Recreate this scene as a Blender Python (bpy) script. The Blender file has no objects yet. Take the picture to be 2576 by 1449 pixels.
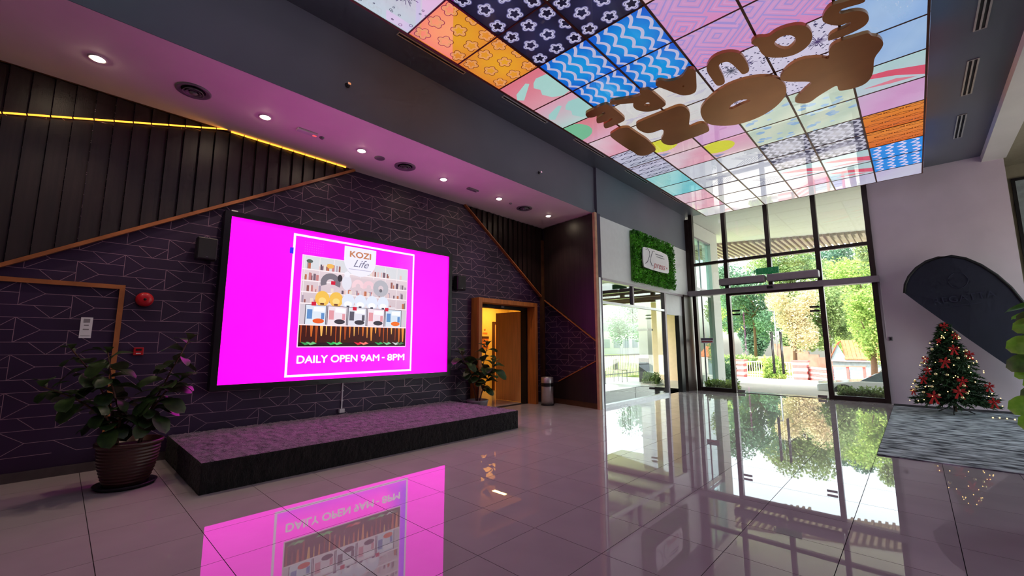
import bpy, bmesh, math, random
from mathutils import Vector, Matrix
random.seed(7)
S = bpy.context.scene
COL = S.collection
PI = math.pi

# ------------------------------------------------------------------ camera
FPX, YAW, PITCH, ROLL, CAMZ = 1065.35, -0.7562, 0.1330, 0.0016, 1.4223
fw = Vector((math.sin(YAW)*math.cos(PITCH), math.cos(YAW)*math.cos(PITCH), math.sin(PITCH)))
r0 = Vector((math.cos(YAW), -math.sin(YAW), 0)); d0 = fw.cross(r0)
rt = math.cos(ROLL)*r0 + math.sin(ROLL)*d0
dn = -math.sin(ROLL)*r0 + math.cos(ROLL)*d0
cam = bpy.data.cameras.new('camera'); camo = bpy.data.objects.new('camera', cam); COL.objects.link(camo)
camo.matrix_world = Matrix(((rt.x, -dn.x, -fw.x, 0), (rt.y, -dn.y, -fw.y, 0), (rt.z, -dn.z, -fw.z, CAMZ), (0, 0, 0, 1)))
cam.sensor_fit = 'HORIZONTAL'; cam.sensor_width = 36.0; cam.lens = FPX/2576*36.0
cam.clip_start = 0.05; cam.clip_end = 500
S.camera = camo

# ------------------------------------------------------------------ world, sun, exposure
w = bpy.data.worlds.new('world'); S.world = w; w.use_nodes = True
nt = w.node_tree; bg = nt.nodes['Background']
sky = nt.nodes.new('ShaderNodeTexSky'); sky.sky_type = 'NISHITA'; sky.sun_disc = False
sky.sun_elevation = math.radians(52); sky.sun_rotation = math.radians(218)
sky.air_density = 1.6; sky.dust_density = 3.0; sky.ozone_density = 1.0
hz = nt.nodes.new('ShaderNodeHueSaturation'); hz.inputs['Saturation'].default_value = 0.4
nt.links.new(sky.outputs[0], hz.inputs['Color']); nt.links.new(hz.outputs[0], bg.inputs[0]); bg.inputs[1].default_value = 1.12
sun = bpy.data.lights.new('sun', 'SUN'); sun.energy = 6.2; sun.angle = math.radians(1.5); sun.color = (1.0, 0.95, 0.86)
suno = bpy.data.objects.new('sun', sun); COL.objects.link(suno)
suno.rotation_euler = Vector((0.35, 0.45, -0.82)).to_track_quat('-Z', 'Y').to_euler()
suno.location = (-10, -10, 30)
S.view_settings.view_transform = 'Standard'; S.view_settings.look = 'None'
S.view_settings.exposure = 0.0; S.view_settings.gamma = 1.0; S.view_settings.use_curve_mapping = False
S.cycles.use_denoising = True
S.cycles.use_adaptive_sampling = True; S.cycles.adaptive_threshold = 0.045; S.cycles.adaptive_min_samples = 12
S.cycles.max_bounces = 6; S.cycles.diffuse_bounces = 3; S.cycles.glossy_bounces = 3
S.cycles.transparent_max_bounces = 16; S.cycles.sample_clamp_indirect = 6.0
S.cycles.caustics_reflective = False; S.cycles.caustics_refractive = False
SCREEN_POWER = 3.0
BOX_POWER = 0.75

# ------------------------------------------------------------------ helpers
def lin(c):
    def f(v):
        v = v/255.0
        return v/12.92 if v <= 0.04045 else ((v+0.055)/1.055)**2.4
    return (f(c[0]), f(c[1]), f(c[2]))

MATS = {}
def mat(name, col, rough=0.5, metal=0.0, spec=0.5, var=0.12, scale=8.0, bump=0.0, bscale=60.0, emit=None, estr=0.0,
        stretch=None, sheen=0.0, coat=0.0, trans=0.0, col2=None, ior=None):
    m = bpy.data.materials.new(name); m.use_nodes = True
    n = m.node_tree.nodes; l = m.node_tree.links; b = n['Principled BSDF']
    c = col
    tc = n.new('ShaderNodeTexCoord'); mp = n.new('ShaderNodeMapping'); l.new(tc.outputs['Object'], mp.inputs[0])
    if stretch: mp.inputs['Scale'].default_value = stretch
    nz = n.new('ShaderNodeTexNoise'); nz.inputs['Scale'].default_value = scale; nz.inputs['Detail'].default_value = 5
    l.new(mp.outputs[0], nz.inputs['Vector'])
    rp = n.new('ShaderNodeValToRGB'); l.new(nz.outputs[0], rp.inputs[0])
    if col2 is None:
        a = [x*(1-var) for x in c]; d = [min(1, x*(1+var)) for x in c]
    else: a, d = c, col2
    rp.color_ramp.elements[0].position = 0.36; rp.color_ramp.elements[1].position = 0.64
    rp.color_ramp.elements[0].color = (*a, 1); rp.color_ramp.elements[1].color = (*d, 1)
    l.new(rp.outputs[0], b.inputs['Base Color'])
    b.inputs['Roughness'].default_value = rough; b.inputs['Metallic'].default_value = metal
    b.inputs['Specular IOR Level'].default_value = spec
    if ior: b.inputs['IOR'].default_value = ior
    if sheen: b.inputs['Sheen Weight'].default_value = sheen; b.inputs['Sheen Roughness'].default_value = 0.4
    if coat: b.inputs['Coat Weight'].default_value = coat; b.inputs['Coat Roughness'].default_value = 0.05
    if trans: b.inputs['Subsurface Weight'].default_value = 0.0
    if emit: b.inputs['Emission Color'].default_value = (*emit, 1); b.inputs['Emission Strength'].default_value = estr
    if bump:
        bz = n.new('ShaderNodeTexNoise'); bz.inputs['Scale'].default_value = bscale; bz.inputs['Detail'].default_value = 4
        l.new(mp.outputs[0], bz.inputs['Vector'])
        bp = n.new('ShaderNodeBump'); bp.inputs['Strength'].default_value = bump; bp.inputs['Distance'].default_value = 0.02
        l.new(bz.outputs[0], bp.inputs['Height']); l.new(bp.outputs[0], b.inputs['Normal'])
    MATS[name] = m
    return m

def glass_mat(name, tint=(0.96, 0.985, 0.975), f0=0.045):
    """thin architectural pane: clear transmission with an angle-dependent mirror reflection (Schlick)"""
    m = bpy.data.materials.new(name); m.use_nodes = True
    n = m.node_tree.nodes; l = m.node_tree.links; n.remove(n['Principled BSDF'])
    t = n.new('ShaderNodeBsdfTransparent'); t.inputs[0].default_value = (*tint, 1)
    g = n.new('ShaderNodeBsdfGlossy'); g.inputs['Roughness'].default_value = 0.0; g.inputs[0].default_value = (1, 1, 1, 1)
    geo = n.new('ShaderNodeNewGeometry'); dt = n.new('ShaderNodeVectorMath'); dt.operation = 'DOT_PRODUCT'
    l.new(geo.outputs['Incoming'], dt.inputs[0]); l.new(geo.outputs['Normal'], dt.inputs[1])
    def mth(op, a_, b_=None):
        q = n.new('ShaderNodeMath'); q.operation = op
        for k, v in enumerate((a_, b_)):
            if v is None: continue
            if isinstance(v, (int, float)): q.inputs[k].default_value = v
            else: l.new(v, q.inputs[k])
        return q.outputs[0]
    c = mth('ABSOLUTE', dt.outputs['Value']); p = mth('POWER', mth('SUBTRACT', 1.0, c), 5.0)
    f = mth('ADD', mth('MULTIPLY', p, 1.0-f0), f0)
    mx = n.new('ShaderNodeMixShader'); l.new(f, mx.inputs[0]); l.new(t.outputs[0], mx.inputs[1]); l.new(g.outputs[0], mx.inputs[2])
    l.new(mx.outputs[0], n['Material Output'].inputs[0])
    MATS[name] = m; return m

def leaf_mat(name, c1, c2, rough=0.35, tr=0.35):
    m = mat(name, c1, rough=rough, col2=c2, scale=3.0)
    n = m.node_tree.nodes; l = m.node_tree.links; b = n['Principled BSDF']
    t = n.new('ShaderNodeBsdfTranslucent'); rp = [x for x in n if x.type == 'VALTORGB'][0]
    l.new(rp.outputs[0], t.inputs[0])
    mx = n.new('ShaderNodeMixShader'); mx.inputs[0].default_value = tr
    l.new(b.outputs[0], mx.inputs[1]); l.new(t.outputs[0], mx.inputs[2]); l.new(mx.outputs[0], n['Material Output'].inputs[0])
    # per-leaf variation from the random object / island value
    geo = n.new('ShaderNodeNewGeometry'); hs = n.new('ShaderNodeHueSaturation')
    mr = n.new('ShaderNodeMapRange'); mr.inputs[3].default_value = 0.6; mr.inputs[4].default_value = 1.35
    l.new(geo.outputs['Random Per Island'], mr.inputs[0]); l.new(mr.outputs[0], hs.inputs['Value'])
    l.new(rp.outputs[0], hs.inputs['Color']); l.new(hs.outputs[0], b.inputs['Base Color']); l.new(hs.outputs[0], t.inputs[0])
    return m

def vcol_emit(name, strength, rough=0.03, spec=0.5, base=0.02, ior=1.5):
    m = bpy.data.materials.new(name); m.use_nodes = True
    n = m.node_tree.nodes; l = m.node_tree.links; b = n['Principled BSDF']
    a = n.new('ShaderNodeAttribute'); a.attribute_name = 'Col'
    nz = n.new('ShaderNodeTexNoise'); nz.inputs['Scale'].default_value = 3.0
    mr = n.new('ShaderNodeMapRange'); mr.inputs[3].default_value = strength*0.95; mr.inputs[4].default_value = strength*1.05
    l.new(nz.outputs[0], mr.inputs[0]); l.new(mr.outputs[0], b.inputs['Emission Strength'])
    l.new(a.outputs[0], b.inputs['Emission Color'])
    b.inputs['Base Color'].default_value = (base, base, base, 1); b.inputs['Roughness'].default_value = rough
    b.inputs['Specular IOR Level'].default_value = spec; b.inputs['IOR'].default_value = ior
    MATS[name] = m; return m

class MB:
    def __init__(s): s.v = []; s.f = []; s.c = []; s.sm = []
    def add(s, vs, fs, col=None, smooth=False):
        o = len(s.v); s.v += [tuple(p) for p in vs]
        for f in fs: s.f.append([i+o for i in f]); s.sm.append(smooth)
        s.c += [col]*len(vs)
        return s
    def box(s, x0, x1, y0, y1, z0, z1):
        return s.add([(x0,y0,z0),(x1,y0,z0),(x1,y1,z0),(x0,y1,z0),(x0,y0,z1),(x1,y0,z1),(x1,y1,z1),(x0,y1,z1)],
                     [(3,2,1,0),(4,5,6,7),(0,1,5,4),(1,2,6,5),(2,3,7,6),(3,0,4,7)])
    def obox(s, o, ax, ay, az):     # box from a corner and three edge vectors
        o, ax, ay, az = map(Vector, (o, ax, ay, az))
        p = [o, o+ax, o+ax+ay, o+ay]; p += [q+az for q in p]
        return s.add(p, [(3,2,1,0),(4,5,6,7),(0,1,5,4),(1,2,6,5),(2,3,7,6),(3,0,4,7)])
    def prism(s, pts, ext, col=None):   # planar polygon of 3-D points extruded by a vector
        n = len(pts); e = Vector(ext); p = [Vector(q) for q in pts]
        fs = [tuple(range(n-1, -1, -1)), tuple(range(n, 2*n))] + [(i, (i+1) % n, n+(i+1) % n, n+i) for i in range(n)]
        return s.add(p+[q+e for q in p], fs, col)
    def bar(s, a, b, wdt, thk, nrm):   # rectangular bar from a to b, width in the plane normal to nrm
        a, b, nrm = Vector(a), Vector(b), Vector(nrm).normalized()
        d = (b-a).normalized(); sd = d.cross(nrm).normalized()*wdt*0.5
        return s.prism([a-sd, b-sd, b+sd, a+sd], nrm*thk)
    def tube(s, path, r, n=8, cap=True, smooth=True):
        path = [Vector(p) for p in path]; rs = r if isinstance(r, (list, tuple)) else [r]*len(path)
        o = len(s.v); vs = []; fs = []; ref = None
        for i, p in enumerate(path):
            d = (path[min(i+1, len(path)-1)]-path[max(i-1, 0)]).normalized()
            if ref is None: ref = Vector((0,0,1)) if abs(d.z) < 0.9 else Vector((1,0,0))
            u = d.cross(ref).normalized(); v = d.cross(u).normalized(); ref = -v if False else ref
            for k in range(n):
                a = 2*PI*k/n; vs.append(p+(u*math.cos(a)+v*math.sin(a))*rs[i])
        for i in range(len(path)-1):
            for k in range(n):
                fs.append((i*n+k, i*n+(k+1) % n, (i+1)*n+(k+1) % n, (i+1)*n+k))
        if cap: fs += [tuple(range(n-1, -1, -1)), tuple((len(path)-1)*n+k for k in range(n))]
        return s.add(vs, fs, None, smooth)
    def lathe(s, prof, c=(0,0,0), n=24, axis='z', smooth=True):
        vs = []; fs = []; c = Vector(c); m = len(prof)
        for i in range(n):
            a = 2*PI*i/n
            for (r, h) in prof:
                q = (r*math.cos(a), r*math.sin(a), h)
                if axis == 'x': q = (q[2], q[0], q[1])
                if axis == 'y': q = (q[0], q[2], q[1])
                vs.append(c+Vector(q))
        for i in range(n):
            j = (i+1) % n
            for k in range(m-1): fs.append((i*m+k, j*m+k, j*m+k+1, i*m+k+1))
        return s.add(vs, fs, None, smooth)
    def sphere(s, c, r, n=10, m=7, sq=(1,1,1)):
        vs = []; fs = []; c = Vector(c)
        for j in range(m+1):
            t = PI*j/m
            for i in range(n):
                a = 2*PI*i/n
                vs.append(c+Vector((r*sq[0]*math.sin(t)*math.cos(a), r*sq[1]*math.sin(t)*math.sin(a), r*sq[2]*math.cos(t))))
        for j in range(m):
            for i in range(n): fs.append((j*n+i, (j+1)*n+i, (j+1)*n+(i+1) % n, j*n+(i+1) % n))
        return s.add(vs, fs, None, True)
    def mesh(s, name, m, off=(0,0,0)):
        off = Vector(off); me = bpy.data.meshes.new(name)
        me.from_pydata([tuple(Vector(p)-off) for p in s.v], [], s.f)
        me.polygons.foreach_set('use_smooth', s.sm)
        if any(c is not None for c in s.c):
            at = me.color_attributes.new('Col', 'FLOAT_COLOR', 'POINT')
            fl = []
            for c in s.c: fl += [*(c or (0,0,0)), 1.0]
            at.data.foreach_set('color', fl)
        if m: me.materials.append(MATS[m] if isinstance(m, str) else m)
        bm = bmesh.new(); bm.from_mesh(me)
        bmesh.ops.recalc_face_normals(bm, faces=bm.faces) if not any(c is not None for c in s.c) else None
        bm.to_mesh(me); bm.free(); me.update()
        return me
    def build(s, name, m, parent=None, bevel=0.0):
        if parent is None:
            xs = [p[0] for p in s.v]; ys = [p[1] for p in s.v]; zs = [p[2] for p in s.v]
            off = Vector(((min(xs)+max(xs))/2, (min(ys)+max(ys))/2, min(zs)))
        else: off = Vector(parent['wl'])
        o = bpy.data.objects.new(name, s.mesh(name, m, off)); COL.objects.link(o)
        if parent is None: o.location = off; o['wl'] = tuple(off)
        else: o.parent = parent; o['wl'] = tuple(off)
        if bevel:
            bv = o.modifiers.new('bevel', 'BEVEL'); bv.width = bevel; bv.segments = 2; bv.limit_method = 'ANGLE'
        return o

def thing(name, label, cat, loc, group=None):
    o = bpy.data.objects.new(name, None); COL.objects.link(o); o.location = loc; o['wl'] = tuple(loc)
    o.empty_display_size = 0.1
    return tag(o, label, cat, group)
def tag(o, label, cat, group=None):
    o['label'] = label; o['category'] = cat
    if group: o['group'] = group
    return o
def struct(o, label=None):
    o['kind'] = 'structure'
    if label: o['label'] = label
    return o
def dup(root, loc, label, rot=None):
    def cp(o, par):
        c = o.copy(); COL.objects.link(c)
        if par is not None: c.parent = par
        for ch in [x for x in kids.get(o.name, [])]: cp(ch, c)
        return c
    kids = {}
    for x in bpy.data.objects:
        if x.parent: kids.setdefault(x.parent.name, []).append(x)
    r = cp(root, None); r.location = loc; r['label'] = label
    if rot is not None: r.rotation_euler = rot
    return r
def curve_mesh(name, polys, depth, m, mtx, smooth_it=2, off=0.0):
    """2-D closed outlines (first outer, then holes) filled, given thickness and placed by a matrix -> mesh in world coordinates"""
    cu = bpy.data.curves.new('tmp', 'CURVE'); cu.dimensions = '2D'; cu.fill_mode = 'BOTH'; cu.extrude = depth/2
    for P in polys:
        for _ in range(smooth_it):
            Q = []
            for i in range(len(P)):
                a, b = P[i], P[(i+1) % len(P)]
                Q += [(a[0]*.75+b[0]*.25, a[1]*.75+b[1]*.25), (a[0]*.25+b[0]*.75, a[1]*.25+b[1]*.75)]
            P = Q
        sp = cu.splines.new('POLY'); sp.points.add(len(P)-1); sp.use_cyclic_u = True
        for i, p in enumerate(P): sp.points[i].co = (p[0], p[1], 0, 1)
    o = bpy.data.objects.new('tmp', cu); COL.objects.link(o)
    dg = bpy.context.evaluated_depsgraph_get(); me = bpy.data.meshes.new_from_object(o.evaluated_get(dg))
    bpy.data.objects.remove(o); bpy.data.curves.remove(cu)
    me.transform(mtx); me.name = name; me.materials.clear(); me.materials.append(MATS[m] if isinstance(m, str) else m)
    return me
def text_mesh(name, body, size, m, mtx, depth=0.004, bold=0.0, align='CENTER', shear=0.0, space=1.0, col=None):
    cu = bpy.data.curves.new('tmp', 'FONT'); cu.body = body; cu.size = size; cu.extrude = depth/2; cu.offset = bold
    cu.align_x = align; cu.align_y = 'CENTER'; cu.shear = shear; cu.space_character = space
    o = bpy.data.objects.new('tmp', cu); COL.objects.link(o)
    dg = bpy.context.evaluated_depsgraph_get(); me = bpy.data.meshes.new_from_object(o.evaluated_get(dg))
    bpy.data.objects.remove(o); bpy.data.curves.remove(cu)
    me.transform(mtx); me.name = name; me.materials.clear(); me.materials.append(MATS[m] if isinstance(m, str) else m)
    if col:
        at = me.color_attributes.new('Col', 'FLOAT_COLOR', 'POINT'); at.data.foreach_set('color', [*col, 1.0]*len(me.vertices))
    return me
def link_mesh(name, me, parent):      # mesh is in world coordinates
    me.transform(Matrix.Translation(-Vector(parent['wl'])))
    o = bpy.data.objects.new(name, me); COL.objects.link(o); o.parent = parent; o['wl'] = tuple(parent['wl'])
    return o
def frame_mtx(o, ex, ey):             # local x,y -> world
    ex, ey = Vector(ex), Vector(ey); ez = ex.cross(ey)
    return Matrix(((ex.x, ey.x, ez.x, o[0]), (ex.y, ey.y, ez.y, o[1]), (ex.z, ey.z, ez.z, o[2]), (0,0,0,1)))

# ------------------------------------------------------------------ materials
mat('tile', lin((188,177,179)), rough=0.014, spec=0.5, var=0.04, scale=2.0, ior=1.66)
mat('grout', lin((40,34,38)), rough=0.9)
mat('wallpaper', lin((46,25,60)), rough=0.5, var=0.25, scale=1.2)
mat('paper_line', lin((172,138,156)), rough=0.35, metal=0.3)
mat('slat', lin((38,26,26)), rough=0.38, var=0.3, scale=2.0, stretch=(12,12,0.6), bump=0.05, bscale=30)
mat('gold_trim', lin((168,102,58)), rough=0.38, var=0.2, scale=4, stretch=(1,1,1))
mat('tan_trim', lin((204,160,122)), rough=0.4, var=0.1)
mat('door_wood', lin((182,108,52)), rough=0.4, var=0.18, scale=3, stretch=(6,6,0.5))
mat('door_leaf', lin((235,176,116)), rough=0.42, var=0.08, scale=3, stretch=(6,6,0.5))
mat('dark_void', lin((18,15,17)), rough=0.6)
mat('white_paint', lin((214,210,208)), rough=0.6, var=0.03, scale=1.5)
mat('soffit_white', lin((240,226,226)), rough=0.65, var=0.03, scale=1.5)
mat('grey_paint', lin((100,105,118)), rough=0.55, var=0.06, scale=0.8)
mat('ceiling_grey', lin((88,95,106)), rough=0.5, var=0.05, scale=0.8)
mat('shop_white', lin((226,230,232)), rough=0.5, var=0.02)
mat('wall_mauve', lin((202,189,198)), rough=0.65, var=0.05, scale=1.2, bump=0.05, bscale=90)
mat('wall_olive', lin((150,142,124)), rough=0.65, var=0.05)
mat('room_white', lin((190,186,184)), rough=0.7, var=0.04)
mat('baseboard', lin((84,76,78)), rough=0.25, var=0.1)
mat('base_brown', lin((84,54,34)), rough=0.4, var=0.2)
mat('black_plastic', lin((20,19,22)), rough=0.4)
mat('bezel', lin((16,12,18)), rough=0.3)
mat('speaker_black', lin((28,26,32)), rough=0.5, bump=0.2, bscale=300)
mat('white_plastic', lin((225,222,222)), rough=0.35, var=0.03)
mat('grey_plastic', lin((120,118,122)), rough=0.4)
mat('chrome', lin((200,200,205)), rough=0.18, metal=1.0, var=0.05)
mat('steel', lin((170,164,166)), rough=0.24, metal=1.0, var=0.08, stretch=(1,1,20))
mat('bin_steel', lin((196,188,190)), rough=0.36, metal=0.75, var=0.06)
mat('red_plastic', lin((190,22,34)), rough=0.3, var=0.08)
mat('alu', lin((206,208,214)), rough=0.35, metal=0.6, var=0.04)
mat('alu_beam', lin((150,140,148)), rough=0.4, metal=0.4, var=0.05)
mat('mullion', lin((52,40,36)), rough=0.35, metal=0.3, var=0.1)
mat('rug_lit_top', lin((136,92,134)), rough=0.95, col2=lin((34,18,38)), scale=3.4, stretch=(2.0,4.0,3.0), bump=1.0, bscale=22, sheen=0.6)  # platform top: the screen's magenta light is tinted into the dark fabric
mat('rug_shaded_side', lin((34,31,29)), rough=0.95, col2=lin((9,8,8)), scale=9.0, stretch=(3.0,3.0,0.7), bump=0.9, bscale=40, sheen=0.1)  # same fabric on the sides, with their shade darkened into the colour
mat('carpet', lin((206,216,220)), rough=0.95, col2=lin((40,46,56)), scale=3.4, stretch=(1.2,2.6,1), bump=0.4, bscale=80)
mat('carpet_band', lin((26,26,32)), rough=0.95, var=0.2)
mat('pot_brown', lin((70,42,34)), rough=0.35, var=0.12)
mat('tray', lin((24,24,34)), rough=0.4)
mat('soil', lin((46,32,24)), rough=0.95, var=0.4, scale=40)
mat('bark', lin((92,66,46)), rough=0.8, var=0.3, scale=30, bump=0.4)
mat('stake', lin((176,92,44)), rough=0.6, var=0.2)
leaf_mat('fig_leaf', lin((32,54,26)), lin((58,84,40)), rough=0.38, tr=0.15)
leaf_mat('fig_leaf_bright', lin((122,196,52)), lin((160,220,80)), rough=0.3, tr=0.3)
leaf_mat('fig_leaf_mid', lin((66,122,40)), lin((96,150,56)), rough=0.32, tr=0.25)
leaf_mat('wall_leaf', lin((48,124,26)), lin((104,190,50)), rough=0.45, tr=0.25)
leaf_mat('tree_leaf_a', lin((112, 140, 84)), lin((168, 184, 122)), rough=0.6, tr=0.45)
leaf_mat('tree_leaf_b', lin((76, 116, 88)), lin((116, 150, 118)), rough=0.6, tr=0.45)
leaf_mat('tree_leaf_c', lin((184,176,128)), lin((226,208,176)), rough=0.6, tr=0.45)
leaf_mat('tree_leaf_d', lin((124, 162, 76)), lin((190, 206, 118)), rough=0.6, tr=0.45)
leaf_mat('needle', lin((24,58,34)), lin((52,92,50)), rough=0.6, tr=0.1)
mat('ribbon', lin((190,40,36)), rough=0.45, var=0.2, scale=20)
mat('bauble', lin((236,220,160)), rough=0.12, metal=0.6, var=0.05)
mat('fairy', (1.0,0.7,0.3), emit=(1.0,0.62,0.22), estr=3.5)
mat('flag_navy', lin((19,23,43)), rough=0.8, var=0.1, scale=2)
mat('flag_print', lin((30,34,56)), rough=0.8, var=0.05)
mat('flag_sleeve', lin((10,10,14)), rough=0.6)
mat('led_gold', (1.0,0.5,0.06), emit=(1.0,0.40,0.035), estr=2.2)
mat('lamp_glow', (1,0.9,0.75), emit=(1.0,0.80,0.56), estr=60.0)
mat('letter_brown', lin((176,114,62)), rough=0.28, metal=0.55, var=0.08, scale=1.5)
mat('box_frame', lin((94,50,28)), rough=0.4, metal=0.3)
mat('slot_white', lin((168,166,158)), rough=0.5)
mat('slot_dark', lin((8,8,9)), rough=0.8)
mat('sign_white', lin((236,234,240)), rough=0.4, var=0.02)
mat('sign_print', lin((150,146,150)), rough=0.5)
mat('script_grey', lin((120,120,134)), rough=0.5)
mat('script_pink', lin((206,120,130)), rough=0.5)
mat('exit_green', lin((20,110,62)), rough=0.4, emit=lin((16,96,52)), estr=0.5)
mat('exit_letter', lin((70,140,96)), rough=0.4, emit=lin((60,130,84)), estr=0.15)
mat('pebble', lin((200,190,176)), rough=0.8)
mat('concrete', lin((192,182,170)), rough=0.9, var=0.06, scale=0.6)
mat('terrace', lin((206,204,198)), rough=0.35, var=0.06, scale=0.8)
mat('grass', lin((140,172,74)), rough=0.95, col2=lin((190,206,112)), scale=2.0)
mat('brick_pink', lin((196,100,98)), rough=0.8, var=0.1)
mat('stone_pink', lin((160,118,104)), rough=0.85, var=0.15, scale=2)
mat('band_white', lin((206,176,172)), rough=0.8)
mat('roof_tile', lin((200,104,66)), rough=0.8, var=0.2, scale=6)
mat('gable_grey', lin((120,132,136)), rough=0.8)
mat('slat_blue', lin((150,168,186)), rough=0.7)
mat('car_white', lin((236,238,240)), rough=0.15, coat=0.5, var=0.01)
mat('car_glass', lin((120,134,140)), rough=0.05)
mat('tyre', lin((22,22,24)), rough=0.8)
mat('ext_white', lin((214,216,210)), rough=0.7, var=0.02)
mat('ext_slat', lin((176,160,146)), rough=0.6, var=0.05)
mat('far_building', lin((190,192,190)), rough=0.8, var=0.03)
mat('far_window', lin((150,160,166)), rough=0.2)
mat('beige_wall', lin((222,196,160)), rough=0.7, var=0.03)
mat('rail', lin((120,124,120)), rough=0.4, metal=0.5)
mat('yellow_wall', lin((232,196,110)), rough=0.7, var=0.03)
mat('notice_orange', lin((220,120,60)), rough=0.6)
mat('notice_dark', lin((70,26,16)), rough=0.6)
mat('paper_red', lin((190,70,80)), rough=0.6)
glass_mat('glass')
glass_mat('shop_glass', tint=(0.93,0.97,0.965), f0=0.07)
glass_mat('teal_glass', tint=(0.55,0.72,0.70), f0=0.10)
vcol_emit('screen_emit', SCREEN_POWER, rough=0.35, spec=0.2)
vcol_emit('picture_emit', 1.1, rough=0.35, spec=0.2)
vcol_emit('caption_emit', 1.4, rough=0.35, spec=0.2)
vcol_emit('box_emit', BOX_POWER, rough=0.02, spec=0.5, base=0.03, ior=1.55)

# ================================================================== SETTING
def clip2(poly, a, b, c):            # keep a*x+b*y <= c
    out = []
    for i in range(len(poly)):
        p, q = poly[i], poly[(i+1) % len(poly)]
        dp, dq = a*p[0]+b*p[1]-c, a*q[0]+b*q[1]-c
        if dp <= 0: out.append(p)
        if (dp < 0 < dq) or (dq < 0 < dp):
            t = dp/(dp-dq); out.append((p[0]+t*(q[0]-p[0]), p[1]+t*(q[1]-p[1])))
    return out
def clip_rect(poly, x0, x1, y0, y1):
    for a, b, c in ((-1,0,-x0), (1,0,x1), (0,-1,-y0), (0,1,y1)):
        if len(poly) < 3: return []
        poly = clip2(poly, a, b, c)
    return poly if len(poly) >= 3 else []

XW = -7.0            # plane of the screen wall
ZS = 4.5             # soffit height
YG = 13.95           # plane of the glazed entrance
ZC = 5.65            # main ceiling
TX, TY, TS = -2.897, 2.692, 0.6

# floor: bed with polished tiles laid on it
floor = struct(MB().box(-7.2, 4.6, -4.1, YG+0.15, -0.12, -0.007).build('floor', 'grout'))
tm = {}
def tile_mesh(wd, dp):
    k = (round(wd, 3), round(dp, 3))
    if k not in tm:
        g = 0.0024
        b = MB().box(-wd/2+g, wd/2-g, -dp/2+g, dp/2-g, -0.007, 0.0)
        tm[k] = b.mesh('floor_tile', 'tile')
    return tm[k]
cells = []
for i in range(-7, 13):
    for j in range(-12, 19):
        x0, x1 = max(TX+i*TS, XW), min(TX+(i+1)*TS, 4.5); y0, y1 = max(TY+j*TS, -4.0), min(TY+(j+1)*TS, YG)
        if x1-x0 < 0.03 or y1-y0 < 0.03: continue
        c = Vector(((x0+x1)/2, (y0+y1)/2, 0)); d = c-camo.location
        dep = d.dot(fw)
        inside = dep > 0.4 and abs(d.dot(rt)/dep) < 1.35 and abs(d.dot(dn)/dep) < 0.85
        cells.append((-(x1-x0)*(y1-y0)/max(dep, 0.3)**3 if inside else 1.0, x0, x1, y0, y1))
cells.sort()
rest = MB()
for n, (k, x0, x1, y0, y1) in enumerate(cells):
    if n < 300 and k < 0:
        o = bpy.data.objects.new('floor_tile', tile_mesh(x1-x0, y1-y0)); COL.objects.link(o); o.parent = floor
        o.location = Vector(((x0+x1)/2, (y0+y1)/2, 0))-Vector(floor['wl'])
    else: rest.box(x0+0.003, x1-0.003, y0+0.003, y1-0.003, -0.007, 0.0)
ro = rest.build('floor_tile_field', 'tile', floor); ro['kind'] = 'stuff'

# screen wall with the lavatory door opening
DY0, DY1, DZ = 6.22, 7.98, 2.34
wl = MB().box(XW-0.2, XW, -4.0, DY0, 0, ZS).box(XW-0.2, XW, DY1, 8.9, 0, ZS).box(XW-0.2, XW, DY0, DY1, DZ, ZS)
wall_left = struct(wl.build('wall_left', 'wallpaper'))
# the printed line pattern of the wallpaper
U, PA, PK = 0.1338, 0.4035, 0.4014
def paper_lines(put, s0, s1, z0, z1, skip=None):
    """calls put((s,z),(s,z)) for every printed line of the pattern"""
    def seg(a, b):
        (sa, za), (sb, zb) = a, b
        if sb < sa: sa, za, sb, zb = sb, zb, sa, za
        for lo in (1,):
            if sb < s0 or sa > s1: return
            if sa < s0: za += (zb-za)*(s0-sa)/(sb-sa); sa = s0
            if sb > s1: zb = za+(zb-za)*(s1-sa)/(sb-sa); sb = s1
        if min(za, zb) < z0 or max(za, zb) > z1: return
        if skip and skip((sa+sb)/2, (za+zb)/2): return
        put((sa, za), (sb, zb))
    k0, k1 = int((s0-0.055)/PA)-3, int((s1-0.055)/PA)+3
    rnd = random.Random(3)
    for k in range(k0, k1+1):
        s = 0.055+PA*k
        for m in range(-8, 12):
            zm = 2.26+(U if k % 2 else 0.0)+PK*m
            seg((s, zm-U), (s+1e-6, zm+U))
            seg((s, zm+U), (s+0.19, zm)); seg((s, zm-U), (s+0.19, zm))
            seg((s+0.19, zm), (s+PA, zm)); seg((s+PA, zm), (s+2*PA, zm))
            r = rnd.random()
            if k % 2:
                seg((s-0.15, zm), (s, zm+U))
                if r < 0.6: seg((s-0.29, zm+U), (s-0.15, zm))
            else:
                seg((s-0.29, zm), (s-0.15, zm-U))
                if r < 0.7: seg((s-0.15, zm-U), (s, zm))
                seg((s-PA, zm-U), (s, zm-U)); seg((s, zm-U), (s+PA, zm-U))
ml = MB()
paper_lines(lambda a, b: ml.bar((XW-0.001, a[0], a[1]), (XW-0.001, b[0], b[1]), 0.0055, 0.0022, (1,0,0)), -1.3, 8.55, 0.12, 4.49,
            lambda s, z: 6.1 < s < 8.1 and z < 2.46)
ml.build('pattern_lines', 'paper_line', wall_left)['kind'] = 'stuff'

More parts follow.
